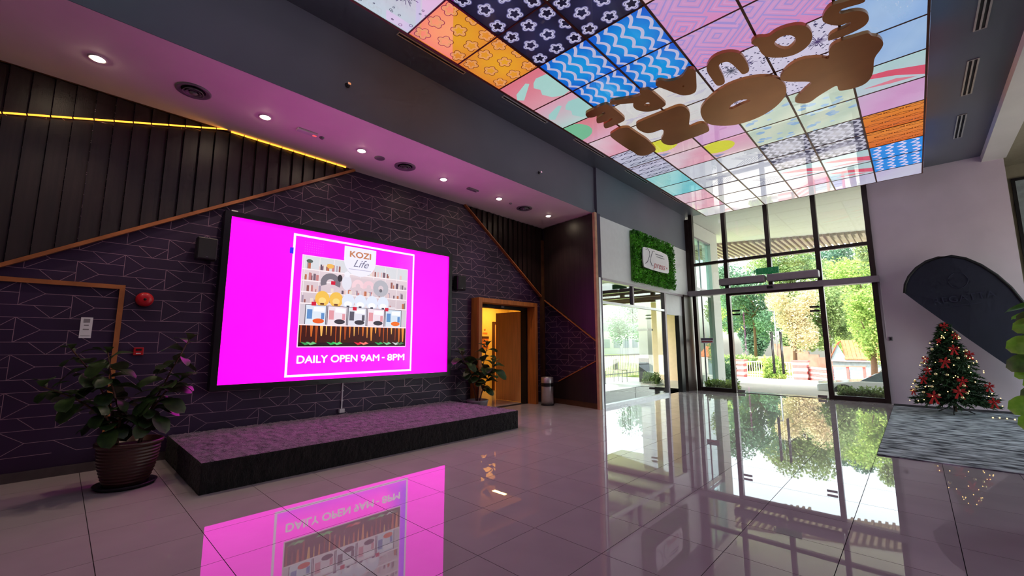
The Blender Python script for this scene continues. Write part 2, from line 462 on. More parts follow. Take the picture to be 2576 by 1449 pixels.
# alcove return wall, slightly splayed
A0, A1 = Vector((-5.2, 8.36, 0)), Vector((-7.0, 8.62, 0))
ad = (A1-A0).normalized(); an = Vector((ad.y, -ad.x, 0))
if an.y > 0: an = -an
AL = (A1-A0).length
mr = MB().obox(A0, A1-A0, -an*0.18, (0,0,ZS))
wall_return = struct(mr.build('wall_return', 'wallpaper'))
def AP(s, z, off=0.0): return A0+ad*s+an*off+Vector((0,0,z))     # s from the outer edge inwards
ml = MB()
paper_lines(lambda a, b: ml.bar(AP(1.8-a[0], a[1], -0.001), AP(1.8-b[0], b[1], -0.001), 0.0055, 0.0022, an), 0.05, 1.75, 0.4, 2.6)
ml.build('pattern_lines', 'paper_line', wall_return)['kind'] = 'stuff'

# soffit, bulkhead, ceiling
struct(MB().box(XW-0.2, -5.262, -4.0, 8.7, ZS, ZS+0.12).build('ceiling_soffit', 'soffit_white'))
bk = MB().box(-5.42, -5.265, -4.0, 8.46, ZS+0.12, ZC).box(-5.275, -5.255, -4.0, 8.46, ZS+0.002, ZS+0.13).box(-5.42, -5.2, 8.46, YG, 4.46, ZC)
struct(bk.build('wall_bulkhead', 'grey_paint'))
struct(MB().box(-5.42, 1.47, -4.0, YG+0.1, ZC, ZC+0.1).build('ceiling', 'ceiling_grey'))
MATS['ceiling_grey'].node_tree.nodes['Principled BSDF'].inputs['Roughness'].default_value = 0.3
struct(MB().box(1.47, 1.84, -4.0, YG, 5.5, 5.75).build('ceiling_beam', 'white_paint'))
struct(MB().box(1.84, 4.5, -4.0, 15.3, 5.62, 5.75).build('ceiling_side', 'wall_olive'))
# right part of the entrance wall, recess and unseen walls
struct(MB().box(-0.56, 1.8, YG, YG+0.2, 0, ZC).build('wall_entrance', 'wall_mauve'))
struct(MB().box(1.6, 1.8, YG+0.2, 15.3, 0, 5.75).box(1.8, 4.5, 15.1, 15.3, 0, 5.75).build('wall_recess', 'wall_olive'))
struct(MB().box(4.5, 4.7, -4.0, 9.0, 0, 5.75).box(4.5, 4.7, 13.4, 15.3, 0, 5.75).box(4.5, 4.7, 9.0, 13.4, 4.6, 5.75).build('wall_right', 'room_white'))
w5 = bpy.data.objects.new('window_added', None); COL.objects.link(w5); w5.location = (4.6, 11, 0); w5['wl'] = (4.6, 11, 0); struct(w5, 'added unseen glazing letting fill daylight in from the right side of the lobby')  # invented opening out of view, added so daylight reaches the mauve wall
for k in range(3):
    MB().box(4.55, 4.65, 9.0+2.2*k-0.05, 9.0+2.2*k+0.05, 0, 4.6).build('mullion', 'mullion', w5)
    if k < 2: MB().box(4.595, 4.605, 9.05+2.2*k, 11.15+2.2*k, 0, 4.6).build('pane', 'glass', w5)
struct(MB().box(XW-0.2, 4.7, -4.2, -4.0, 0, 5.75).build('wall_front', 'room_white'))
wf = MB().box(2.0, 3.4, 15.04, 15.1, 1.6, 1.66).box(2.0, 3.4, 15.04, 15.1, 5.22, 5.28).box(2.0, 2.06, 15.04, 15.1, 1.66, 5.22).box(3.34, 3.4, 15.04, 15.1, 1.66, 5.22)
w3 = struct(wf.build('window_3', 'black_plastic'), 'dark framed window in the olive recess wall')
MB().box(2.06, 3.34, 15.07, 15.09, 1.66, 5.22).build('pane', 'far_window', w3)
struct(MB().box(XW, XW+0.02, -4.0, 6.1, 0, 0.1).build('baseboard_left', 'baseboard'))
bs = MB()
bs.obox(AP(0, 0, 0), AP(AL, 0, 0)-AP(0, 0, 0), an*0.04, (0,0,0.12))
struct(bs.build('baseboard_return', 'base_brown'))
# concealed door outlined by a timber trim
tr = MB().box(XW, XW+0.035, 0.44, 0.49, 0.1, 2.15).box(XW, XW+0.035, -1.6, 0.44, 2.1, 2.15)
struct(tr.build('trim_1', 'gold_trim'), 'thin copper-brown trim outlining the concealed door in the patterned wall')

# --- slatted dark panelling
def boards(root, poly, ys, mkfront, mkback, name='board'):
    for a, b in zip(ys[:-1], ys[1:]):
        p = clip_rect(poly, a+0.004, b-0.004, -10, 20)
        if not p: continue
        m = MB(); n = len(p)
        fr = [mkfront(s, z, (s-a)/(b-a)) for s, z in p]; bk_ = [mkback(s, z) for s, z in p]
        m.add(fr+bk_, [tuple(range(n)), tuple(range(2*n-1, n-1, -1))]+[(i, n+i, n+(i+1) % n, (i+1) % n) for i in range(n)])
        m.build(name, 'slat', root)
def LEDZ(y): return 3.905+(y+0.679)*0.2945
def DGZ(y): return 2.277+(y+0.514)*0.584
lf = lambda s, z, t: (XW+0.062-0.034*t, s, z)
lb = lambda s, z: (XW+0.004, s, z)
ys = [1.411-0.1727*16+0.1727*i for i in range(30)]
t1 = thing('slat_panelling', 'large dark wedge of vertical boards under the glowing gold strip left of the screen', 'wall panelling', (XW, 1.2, 1.8))
boards(t1, [(-1.3, DGZ(-1.3)), (3.25, DGZ(3.25)), (1.41, 4.485), (-1.3, LEDZ(-1.3)-0.02)], ys, lf, lb)
t2 = thing('slat_panelling', 'small dark triangle of boards between the gold strip and the soffit, far left', 'wall panelling', (XW, 0, 3.8))
boards(t2, [(-1.3, LEDZ(-1.3)+0.03), (1.28, 4.485), (-1.3, 4.485)], ys, lambda s, z, t: (XW+0.05-0.034*t, s, z), lb)
t3 = thing('slat_panelling', 'dark triangle of boards above the lit doorway, under the soffit', 'wall panelling', (XW, 7.4, 2.6))
def D2Z(y): return 4.488-(y-5.881)*0.7045
boards(t3, [(5.93, 4.485), (8.56, D2Z(8.56)+0.03), (8.56, 4.485)], [5.86+0.1727*i for i in range(17)], lf, lb)
t4 = thing('slat_panelling', 'tall dark boards on the alcove return wall beside the shopfront', 'wall panelling', tuple(AP(0.9, 1.5)))
af = lambda s, z, t: AP(s, z, 0.03+0.03*t); ab = lambda s, z: AP(s, z, 0.004)
as_ = [0.03+0.148*i for i in range(13)]
boards(t4, [(0.03, 1.53), (1.72, 2.60), (1.72, 4.485), (0.03, 4.485)], as_, af, ab)
t5 = thing('slat_panelling', 'low dark wedge of boards behind the steel bin at the alcove wall', 'wall panelling', tuple(AP(0.7, 0.12)))
boards(t5, [(0.03, 0.12), (1.72, 0.12), (1.72, 0.36), (1.22, 0.51), (0.03, 1.04)], as_, af, ab)
# gold diagonal trims
def trim(label, pts, nrm, wd=0.05, th=0.075):
    m = MB()
    for a, b in zip(pts[:-1], pts[1:]): m.bar(a, b, wd, th, nrm)
    return tag(m.build('diagonal_trim', 'gold_trim'), label, 'trim')
trim('long copper-brown diagonal trim below the dark boards left of the screen', [(XW, -1.3, DGZ(-1.3)-0.02), (XW, 3.30, DGZ(3.30)-0.01)], (1,0,0), 0.042)
trim('copper-brown diagonal trim running from the soffit down above the lit doorway', [(XW, 5.86, 4.495), (XW, 8.60, D2Z(8.60))], (1,0,0), 0.022)
trim('copper-brown diagonal trim sloping down across the alcove return wall', [AP(1.76, 2.59), AP(0.02, 1.50)], an, 0.02)
trim('lower copper-brown diagonal trim rising above the bin on the alcove wall', [AP(1.24, 0.53), AP(0.02, 1.06)], an, 0.022)
m = MB().obox(AP(0.0, 0, 0.0)-ad*0.05, -ad*0.0+ad*0.07, an*0.075, (0,0,ZS-0.01))
tag(m.build('corner_trim', 'tan_trim'), 'tall tan edge trim between the alcove and the white shopfront', 'trim')
m = MB().box(XW+0.0, XW+0.09, 8.47, 8.56, 0, 4.15)
tag(m.build('corner_trim', 'base_brown'), 'brown vertical trim in the inner corner beside the lit doorway', 'trim')
m = MB().box(XW, XW+0.05, -1.3, 3.2, 4.49, 4.4995)
tag(m.build('soffit_trim', 'base_brown'), 'thin brown trim where the left panelling meets the soffit', 'trim')
# LED strip
led = thing('led_strip', 'glowing gold light strip crossing the dark boards to the soffit', 'light strip', (XW, 1.0, 3.7))
for a, b in zip(ys[:-1], ys[1:]):
    if a < 1.40: p, q = (XW+0.064, a+0.006, LEDZ(a+0.006)), (XW+0.064, b-0.006, LEDZ(b-0.006))
    elif b < 3.2: p, q = (XW+0.064, a+0.006, 4.487), (XW+0.064, b-0.006, 4.487)
    else: continue
    MB().bar(p, q, 0.017, 0.014, (1,0,0)).build('led_segment', 'led_gold', led)

# --- lavatory doorway
d1 = bpy.data.objects.new('door_1', None); COL.objects.link(d1); d1.location = (XW, 7.1, 0); d1['wl'] = (XW, 7.1, 0)
struct(d1, 'tall copper-brown door frame standing proud of the wall, its door open into a yellow-lit room')
MB().box(XW-0.02, XW+0.25, 6.12, 6.22, 0, 2.44).build('frame_jamb', 'door_wood', d1, 0.004)
MB().box(XW-0.02, XW+0.25, 7.98, 8.08, 0, 2.44).build('frame_jamb', 'door_wood', d1, 0.004)
MB().box(XW-0.02, XW+0.25, 6.22, 7.98, 2.34, 2.44).build('frame_head', 'door_wood', d1, 0.004)
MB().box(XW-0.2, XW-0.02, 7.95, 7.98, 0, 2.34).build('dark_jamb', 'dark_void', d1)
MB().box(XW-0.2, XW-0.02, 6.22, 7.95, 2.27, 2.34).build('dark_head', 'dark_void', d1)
MB().box(XW-0.02, XW-0.0, 7.05, 7.15, 2.285, 2.325).build('door_sensor', 'grey_plastic', d1)
lv = MB().obox((XW-0.22, 8.03, 0.01), (-0.93, 0.02, 0), (0,-0.045,0), (0,0,2.25)).build('door_leaf', 'door_leaf', d1)
MB().tube([(XW-1.08, 7.99, 1.0), (XW-1.08, 7.93, 1.0), (XW-0.98, 7.93, 1.0)], 0.01).build('handle', 'chrome', lv)
# lit room behind it
rm = MB().box(-10.0, -9.8, 5.4, 10.4, 0, 2.8).box(-9.8, XW-0.2, 5.2, 5.4, 0, 2.8).box(-9.8, XW-0.2, 10.2, 10.4, 0, 2.8).box(-10.0, XW-0.2, 5.2, 10.4, 2.8, 2.9)
struct(rm.build('wall_lavatory', 'yellow_wall'))
struct(MB().box(-10.0, XW-0.2, 5.2, 10.4, -0.12, 0.0).build('floor_lavatory', 'tile'))
bl = bpy.data.lights.new('lavatory_light', 'AREA'); bl.energy = 40; bl.size = 0.5; bl.color = (1.0, 0.62, 0.16)
blo = bpy.data.objects.new('lavatory_light', bl); COL.objects.link(blo); blo.location = (-9.0, 9.2, 2.75)
nb = thing('notice_board', 'small notice with dark header on the yellow wall inside the doorway', 'notice', (-9.8, 9.16, 1.3))
MB().box(-9.8, -9.785, 9.03, 9.29, 1.30, 1.61).build('sheet', 'notice_orange', nb)
MB().box(-9.8, -9.78, 9.02, 9.30, 1.61, 1.68).build('header', 'notice_dark', nb)
for k in range(3): MB().box(-9.785, -9.782, 9.06, 9.26, 1.34+0.085*k, 1.375+0.085*k).build('print_line', 'notice_dark', nb)
sg = thing('wall_sign', 'tiny sign lettering above the notice inside the lit doorway', 'sign', (-9.8, 9.15, 1.75))
MB().box(-9.8, -9.792, 9.05, 9.25, 1.75, 1.80).build('lettering', 'notice_orange', sg)
MB().lathe([(0,0.008),(0.03,0.008),(0.03,0)], (-9.8, 9.14, 1.89), 12, 'x').build('symbol', 'notice_orange', sg)
df = thing('inner_door', 'dark brown inner door frame beyond the open door leaf', 'door', (-9.8, 9.8, 0))
MB().box(-9.8, -9.74, 9.46, 9.53, 0, 2.15).box(-9.8, -9.74, 9.53, 10.15, 2.08, 2.15).build('frame', 'notice_dark', df)
MB().box(-9.8, -9.77, 9.53, 10.15, 0, 2.08).build('panel', 'door_leaf', df)

# --- shopfront on the left of the entrance
SX = -5.2
fascia = struct(MB().box(SX-0.2, SX, 8.44, YG, 2.97, 4.46).build('wall_shopfront', 'shop_white'))
sf = bpy.data.objects.new('window_1', None); COL.objects.link(sf); sf.location = (SX, 10.3, 0); sf['wl'] = (SX, 10.3, 0)
struct(sf, 'white aluminium shopfront glazing below the leafy sign')
def part(name, m, par, *b, bev=0.0): return MB().box(*b).build(name, m, par, bev)
part('post', 'alu', sf, SX-0.1, SX+0.02, 8.42, 8.56, 0, 2.97)
part('post', 'alu_beam', sf, SX-0.1, SX+0.02, 11.95, 12.05, 0, 2.97)
part('sill', 'alu', sf, SX-0.1, SX+0.02, 8.56, 11.95, 0, 0.07)
part('head', 'alu_beam', sf, SX-0.1, SX+0.03, 8.56, YG-0.4, 2.91, 2.97)
part('transom', 'alu', sf, SX-0.08, SX+0.01, 8.56, 11.95, 2.37, 2.43)
part('mullion', 'alu_beam', sf, SX-0.08, SX+0.01, 10.05, 10.12, 2.43, 2.91)
part('pane', 'shop_glass', sf, SX-0.045, SX-0.035, 8.56, 10.05, 2.43, 2.91)
part('pane', 'shop_glass', sf, SX-0.045, SX-0.035, 10.12, 11.95, 2.43, 2.91)
part('pane', 'shop_glass', sf, SX-0.045, SX-0.035, 8.56, 10.08, 0.07, 2.37)
part('pane', 'shop_glass', sf, SX-0.045, SX-0.035, 10.10, 11.95, 0.07, 2.37)
part('door_header', 'shop_white', sf, SX-0.1, SX-0.02, 12.05, 13.3, 2.3, 2.91)
part('door_jamb', 'black_plastic', sf, SX-0.12, SX+0.01, 12.95, 13.22, 0, 2.3)
part('corner_post', 'mullion', sf, SX-0.2, SX+0.06, 13.3, YG, 0, 2.97)
part('corner_post', 'mullion', sf, SX-0.05, SX+0.12, 13.82, YG, 3.1, 5.5)

# --- glazed entrance
ge = bpy.data.objects.new('window_2', None); COL.objects.link(ge); ge.location = (-2.8, YG, 0); ge['wl'] = (-2.8, YG, 0)
struct(ge, 'tall brown-framed entrance glazing with open view of trees')
MX = [-5.03, -4.03, -2.86, -1.70, -0.60]
for k, x in enumerate(MX):
    z0 = 3.1 if k == 2 else 0.0
    part('mullion', 'mullion', ge, x-0.055, x+0.055, YG-0.08, YG+0.08, z0, ZC)
for a, b in zip(MX[:-1], MX[1:]):
    part('cross_bar', 'mullion', ge, a+0.055, b-0.055, YG-0.06, YG+0.06, 3.93, 4.02)
    part('pane', 'glass', ge, a+0.055, b-0.055, YG-0.006, YG+0.006, 4.02, ZC)
    part('pane', 'glass', ge, a+0.055, b-0.055, YG-0.006, YG+0.006, 3.11, 3.93)
for a, b in ((MX[0], MX[1]), (MX[3], MX[4])):
    part('bottom_rail', 'mullion', ge, a+0.055, b-0.055, YG-0.06, YG+0.06, 0, 0.11)
    part('pane', 'glass', ge, a+0.055, b-0.055, YG-0.006, YG+0.006, 0.11, 2.95)
bm_ = part('door_beam', 'alu_beam', ge, -5.22, -0.5, YG-0.2, YG+0.06, 2.95, 3.11)
part('door_track', 'mullion', ge, -4.0, -1.75, YG-0.1, YG+0.02, 2.89, 2.95)
part('over_pane', 'glass', ge, -3.97, -1.76, YG-0.006, YG+0.006, 2.40, 2.89)
for s, hx in ((-3.97, -2.96), (-1.76, -2.74)):
    e = -2.855 if s < -2.8 else -2.845
    x0, x1 = min(s, e), max(s, e)
    lf_ = part('door_leaf', 'glass', ge, x0, x1, YG-0.006, YG+0.006, 0.02, 2.38)
    MB().tube([(hx, YG-0.07, 0.6), (hx, YG-0.07, 1.77)], 0.018, 10).tube([(hx, YG+0.07, 0.6), (hx, YG+0.07, 1.77)], 0.018, 10)\
        .tube([(hx, YG-0.07, 0.75), (hx, YG+0.07, 0.75)], 0.01).tube([(hx, YG-0.07, 1.62), (hx, YG+0.07, 1.62)], 0.01).build('pull_handle', 'steel', lf_)
    pa = s+0.02 if s < -2.8 else s-0.24
    MB().box(pa, pa+0.22, YG-0.02, YG+0.02, 2.29, 2.34).build('patch_fitting', 'black_plastic', lf_)
    MB().box(pa, pa+0.22, YG-0.02, YG+0.02, 2.40, 2.45).build('patch_fitting', 'black_plastic', lf_)
    MB().box(pa, pa+0.2, YG-0.02, YG+0.02, 0.02, 0.09).build('patch_fitting', 'steel', lf_)
part('threshold', 'baseboard', ge, -3.97, -1.76, YG+0.02, YG+0.45, -0.1, 0.012)

# ================================================================== LED SCREEN
scr = thing('led_screen', 'huge LED video wall glowing magenta on the patterned wall', 'screen', (XW, 3.435, 0.8))
MB().box(XW+0.002, -6.868, 1.42, 5.45, 0.81, 3.30).build('housing', 'bezel', scr, 0.004)
bz = MB().box(-6.868, -6.842, 1.42, 1.50, 0.81, 3.30).box(-6.868, -6.842, 5.37, 5.45, 0.81, 3.30).box(-6.868, -6.842, 1.50, 5.37, 0.81, 0.888).box(-6.868, -6.842, 1.50, 5.37, 3.228, 3.30)
bz.build('bezel', 'bezel', scr)
class Flat:                    # flat printed shapes, each layer a hair in front of the last; (a,b) -> world by fn(a,b,layer)
    def __init__(s, fn): s.m = MB(); s.fn = fn; s.lay = 0
    def poly(s, pts, col, grad=None):
        s.lay += 1
        s.m.add([s.fn(a, b, s.lay) for a, b in pts], [tuple(range(len(pts)))], lin(col))
    def rect(s, a0, a1, b0, b1, col): s.poly([(a0,b0),(a1,b0),(a1,b1),(a0,b1)], col)
    def ell(s, a, b, ra, rb, col, n=18, t0=0, t1=2*PI):
        s.poly([(a+ra*math.cos(t0+(t1-t0)*i/n), b+rb*math.sin(t0+(t1-t0)*i/n)) for i in range(n)], col)
    def ring(s, a, b, ro_, ri, col, t0=0, t1=2*PI, n=16, sq=1.0):
        s.lay += 1
        for i in range(n):
            p, q = t0+(t1-t0)*i/n, t0+(t1-t0)*(i+1)/n
            s.m.add([s.fn(a+r*math.cos(t), b+sq*r*math.sin(t), s.lay) for r, t in ((ri,p),(ro_,p),(ro_,q),(ri,q))], [(0,1,2,3)], lin(col))
    def grid(s, a0, a1, b0, b1, fcol, n=8):
        s.lay += 1; vs = []; fs = []
        for j in range(n+1):
            for i in range(n+1): vs.append((a0+(a1-a0)*i/n, b0+(b1-b0)*j/n))
        o = len(s.m.v)
        for p in vs: s.m.v.append(tuple(s.fn(p[0], p[1], s.lay))); s.m.c.append(lin(fcol((p[0]-a0)/(a1-a0), (p[1]-b0)/(b1-b0))))
        for j in range(n):
            for i in range(n): s.m.f.append([o+j*(n+1)+i, o+j*(n+1)+i+1, o+(j+1)*(n+1)+i+1, o+(j+1)*(n+1)+i]); s.m.sm.append(False)
fn = lambda a, b, l: (-6.8675+0.0001*l, a, b)
MAG = (232, 0, 236)
F = Flat(fn); F.rect(1.50, 5.37, 0.888, 3.228, MAG); F.m.c = [(1.0, 0.0, 0.70)]*4; F.m.build('magenta_background', 'screen_emit', scr)
fn = lambda a, b, l: (-6.866+0.00004*l, a, b)
F = Flat(fn)
F.grid(2.36, 4.53, 0.95, 3.14, lambda u, v: (255-120*max(0, u-0.8)/0.2, 8+30*max(0, u-0.8)/0.2, 218) if v > 0.1 else (210, 14, 222), 10)
F.m.build('poster_background', 'screen_emit', scr)
fn = lambda a, b, l: (-6.8650+0.00004*l, a, b)
F = Flat(fn); W_ = (255, 216, 255)
F.rect(2.34, 4.54, 3.115, 3.15, W_); F.rect(2.34, 4.54, 0.942, 0.977, W_); F.rect(2.34, 2.375, 0.942, 3.15, W_); F.rect(4.505, 4.54, 0.942, 3.15, W_)
F.m.build('poster_border', 'caption_emit', scr)
fn = lambda a, b, l: (-6.8645+0.00004*l, a, b)
F = Flat(fn)
F.rect(2.295, 2.35, 2.82, 2.92, (60, 40, 250))
for r in range(5):
    for k in range(9):
        F.ell(2.52+0.035*k, 2.89+0.038*r, 0.005, 0.005, (255, 120, 255), 6)
        if k < 5: F.ell(4.15+0.035*k, 2.86+0.03*r, 0.004, 0.004, (255, 120, 255), 6)
# the shop picture (generic stand-ins for the goods)
F.rect(2.485, 4.40, 1.385, 2.835, (250, 214, 240))
F.grid(2.50, 4.385, 1.40, 2.82, lambda u, v: (188+40*v, 168+42*v, 178+38*v), 6)
rn = random.Random(5)
F.rect(2.50, 4.385, 2.62, 2.82, (214, 214, 220))
for k in range(8): F.rect(2.52+0.235*k, 2.53+0.235*k, 1.75, 2.82, (236, 226, 230))
for zz in (2.60, 2.42, 2.24, 2.06): F.rect(2.50, 4.385, zz, zz+0.018, (244, 232, 236))
for k in range(150):
    a = rn.uniform(2.51, 4.34); b = rn.choice((2.62, 2.44, 2.26, 2.08, 1.9))
    F.rect(a, a+rn.uniform(0.02, 0.05), b, b+rn.uniform(0.04, 0.12), rn.choice([(196,128,130),(150,92,88),(226,190,190),(120,96,110),(230,214,206),(190,110,80),(168,150,170),(96,80,96)]))
F.ell(2.93, 2.70, 0.06, 0.04, (236, 180, 90)); F.ell(2.60, 2.74, 0.05, 0.03, (90, 100, 96))
F.rect(2.95, 3.9, 2.34, 2.56, (216, 196, 204))
F.ring(2.95, 2.42, 0.165, 0.07, (122, 116, 126), -0.35, PI+0.35)
F.ell(3.22, 2.46, 0.085, 0.13, (226, 224, 236)); F.ell(3.22, 2.60, 0.05, 0.05, (236, 234, 244)); F.ell(3.10, 2.52, 0.04, 0.06, (60, 54, 62))
F.ring(3.42, 2.42, 0.11, 0.04, (240, 206, 214), -0.4, PI+0.4); F.ring(3.62, 2.42, 0.11, 0.04, (236, 198, 208), -0.4, PI+0.4)
F.ring(3.85, 2.42, 0.15, 0.05, (178, 176, 186)); F.ring(3.85, 2.38, 0.03, 0.0, (110, 106, 116))
F.rect(2.70, 4.15, 2.06, 2.10, (224, 214, 222))
for k in range(2):
    F.ell(2.83+0.225*k, 2.16, 0.115, 0.125, (240, 190, 84)); F.ell(2.83+0.225*k, 2.13, 0.06, 0.05, (250, 214, 130)); F.rect(2.80+0.225*k, 2.86+0.225*k, 2.06, 2.09, (110, 60, 40))
for k in range(4):
    F.ell(3.26+0.215*k, 2.15, 0.11, 0.125, (220, 226, 242)); F.ell(3.26+0.215*k, 2.10, 0.07, 0.05, (242, 242, 250)); F.rect(3.235+0.215*k, 3.285+0.215*k, 2.05, 2.075, (70, 64, 84))
F.rect(2.50, 4.385, 1.73, 2.05, (206, 196, 206))
cus = [((216,226,238), (96,140,196), (228,92,42)), ((232,220,228), (222,150,160), (60,54,66)), ((222,220,232), (90,84,100), (60,54,66)), ((234,218,228), (222,150,160), (60,54,66)), ((210,222,236), (96,140,196), (238,110,40))]
for k, (c0, c1, c2) in enumerate(cus):
    a = 2.585+0.345*k
    F.rect(a-0.012, a+0.322, 1.74, 2.052, (92, 84, 100)); F.rect(a, a+0.31, 1.745, 2.045, c0)
    F.rect(a+0.02, a+0.10, 1.83, 1.98, c1); F.rect(a+0.12, a+0.29, 1.95, 2.02, (246, 244, 250)); F.ell(a+0.20, 1.80, 0.09, 0.04, c2); F.rect(a+0.24, a+0.29, 1.83, 1.93, c1)
for a, b in ((2.99,2.43),(2.70,2.07),(3.38,2.03),(3.98,2.05)): F.rect(a-0.035, a+0.035, b-0.03, b+0.03, (206, 30, 60))
F.rect(2.50, 4.385, 1.40, 1.735, (62, 20, 18))
for k in range(24):
    a = 2.53+0.078*k; ln = rn.uniform(0.10, 0.32); ww = rn.uniform(0.008, 0.03)
    F.poly([(a-ww, 1.735), (a+ww, 1.735), (a+ww*0.5, 1.735-ln), (a-ww*0.3, 1.735-ln)], rn.choice([(232,146,62),(206,104,40),(240,178,90),(170,74,30)]))
F.rect(2.50, 4.385, 1.725, 1.745, (244, 226, 232))
F.rect(2.50, 4.385, 1.40, 1.46, (34, 16, 24))
for a, c in ((2.62,(60,150,80)),(2.70,(110,190,120)),(3.02,(40,170,80)),(3.12,(90,200,110)),(3.48,(220,40,60)),(3.58,(240,120,110)),(3.86,(50,160,84)),(4.02,(120,190,140)),(4.2,(200,204,204)),(4.28,(70,120,80))):
    F.poly([(a-0.09, 1.47), (a-0.02, 1.42), (a+0.08, 1.445), (a+0.02, 1.475), (a-0.01, 1.455)], c)
# badge
F.poly([(3.15, 3.085), (3.73, 3.085), (3.73, 2.86)]+[(3.44+0.29*math.cos(t), 2.86-0.275*math.sin(t)) for t in [PI*i/16 for i in range(1, 16)]]+[(3.15, 2.86)], (236, 232, 252))
F.rect(3.24, 3.645, 2.694, 2.706, (190, 184, 206))
F.m.build('picture', 'picture_emit', scr)
def screen_text(name, body, a0, a1, b0, b1, col, bold=0.0, shear=0.0, lay=-6.8485):
    me = text_mesh(name, body, 1.0, 'caption_emit' if name == 'caption' else 'picture_emit', Matrix(), depth=0.0, shear=shear, col=lin(col))
    if bold:                     # heavier strokes: the outline set five times, each a little aside
        bmh = bmesh.new()
        for k, (ox, oy) in enumerate(((0, 0), (bold, 0), (-bold, 0), (0, bold), (0, -bold))):
            m2 = me.copy(); m2.transform(Matrix.Translation((ox, oy, 0.0002*k))); bmh.from_mesh(m2); bpy.data.meshes.remove(m2)
        bmh.to_mesh(me); bmh.free()
    xs = [v.co.x for v in me.vertices]; zs = [v.co.y for v in me.vertices]
    sx, sy = (a1-a0)/(max(xs)-min(xs)), (b1-b0)/(max(zs)-min(zs))
    mt = frame_mtx((lay, a0, b0), (0, 1, 0), (0, 0, 1)) @ Matrix.Diagonal((sx, sy, 1, 1)) @ Matrix.Translation((-min(xs), -min(zs), 0))
    me.transform(mt); return link_mesh(name, me, scr)
for wd_, a_, b_ in (('DAILY', 2.494, 2.968), ('OPEN', 3.015, 3.468), ('9AM', 3.524, 3.872), ('8PM', 4.024, 4.376)):
    screen_text('caption', wd_, a_, b_, 1.142, 1.262, (255, 236, 255), bold=0.028)
screen_text('caption', '-', 3.918, 3.973, 1.19, 1.21, (255, 236, 255))
screen_text('badge_name', 'KOZI', 3.245, 3.635, 2.905, 3.015, (196, 128, 92), bold=0.035)
screen_text('badge_name', 'Life', 3.32, 3.60, 2.745, 2.875, (120, 116, 140), shear=0.45)

# ================================================================== CEILING LIGHTBOX
GX, GDX, GY, GDY, ZB = -4.345, 0.805, 2.67, 0.822, 5.35
def strip(F, pts, wd, col, closed=False):
    F.lay += 1; n = len(pts); c = lin(col)
    for i in range(n if closed else n-1):
        p, q = pts[i], pts[(i+1) % n]
        dx, dy = q[0]-p[0], q[1]-p[1]; L = math.hypot(dx, dy) or 1
        ex, ey = dx/L*wd*0.3, dy/L*wd*0.3; nx, ny = -dy/L*wd/2, dx/L*wd/2
        pl = clip_rect([(p[0]-ex-nx, p[1]-ey-ny), (q[0]+ex-nx, q[1]+ey-ny), (q[0]+ex+nx, q[1]+ey+ny), (p[0]-ex+nx, p[1]-ey+ny)], 0, 1, 0, 1)
        if pl: F.m.add([F.fn(a, b, F.lay) for a, b in pl], [tuple(range(len(pl)))], c)
def cpoly(F, pts, col):
    pl = clip_rect(pts, 0, 1, 0, 1)
    if pl: F.poly(pl, col)
def cell(a, b): return [(a*(1-t)+b*t) for t in (0,)]
def mix(a, b, t): t = max(0, min(1, t)); return tuple(x*(1-t)+y*t for x, y in zip(a, b))
def flower(F, cx, cy, R_, c1, c2, w1, w2, rot=0.0):
    for rr, ww, cc in ((R_, w1, c1), (R_*0.72, w2, c1), (R_*1.1, w2*0.6, c2)):
        pr_ = lambda t: rr*(0.74+0.42*abs(math.cos(2.5*t+rot))**0.8)
        pts = [(cx+pr_(t)*math.cos(t), cy+pr_(t)*math.sin(t)) for t in [2*PI*i/40 for i in range(40)]]
        strip(F, pts, ww, cc, True)
def fish(F, cx, cy, s, col, ww):
    pts = [(cx+s*math.cos(t), cy+s*0.42*math.sin(t)*(1+0.15*math.sin(3*t))) for t in [2*PI*i/18 for i in range(18)]]
    strip(F, pts, ww, col, True)
    for d in (-1, 1): strip(F, [(cx+s*d*1.0, cy), (cx+s*d*1.35, cy+0.2*s), (cx+s*d*1.25, cy-0.05*s), (cx+s*d*1.35, cy-0.25*s), (cx+s*d, cy)], ww, col)
def waves(F, col, ww, n=5, amp=0.055, per=0.2, ph=0.0, axis=0):
    for k in range(-1, n+1):
        pts = []
        for i in range(61):
            t = i/60; f = (t/per+ph+0.3*k) % 1.0
            off = amp*(math.sin(PI*f)*2-1) + 0.02*math.sin(7*t+k)
            q = (t, (k+0.5)/n+off) if axis == 0 else ((k+0.5)/n+off, t)
            pts.append(q)
        strip(F, pts, ww, col)
def dandelion(F, cx, cy, R_, col, n=22, dots=True):
    for i in range(n):
        t = 2*PI*i/n+0.1*math.sin(i*3.1); r1 = R_*(0.8+0.3*math.sin(i*1.7))
        strip(F, [(cx+0.15*R_*math.cos(t), cy+0.15*R_*math.sin(t)), (cx+r1*math.cos(t), cy+r1*math.sin(t))], 0.010, col)
    cpoly(F, [(cx+0.16*R_*math.cos(2*PI*i/8), cy+0.16*R_*math.sin(2*PI*i/8)) for i in range(8)], col)
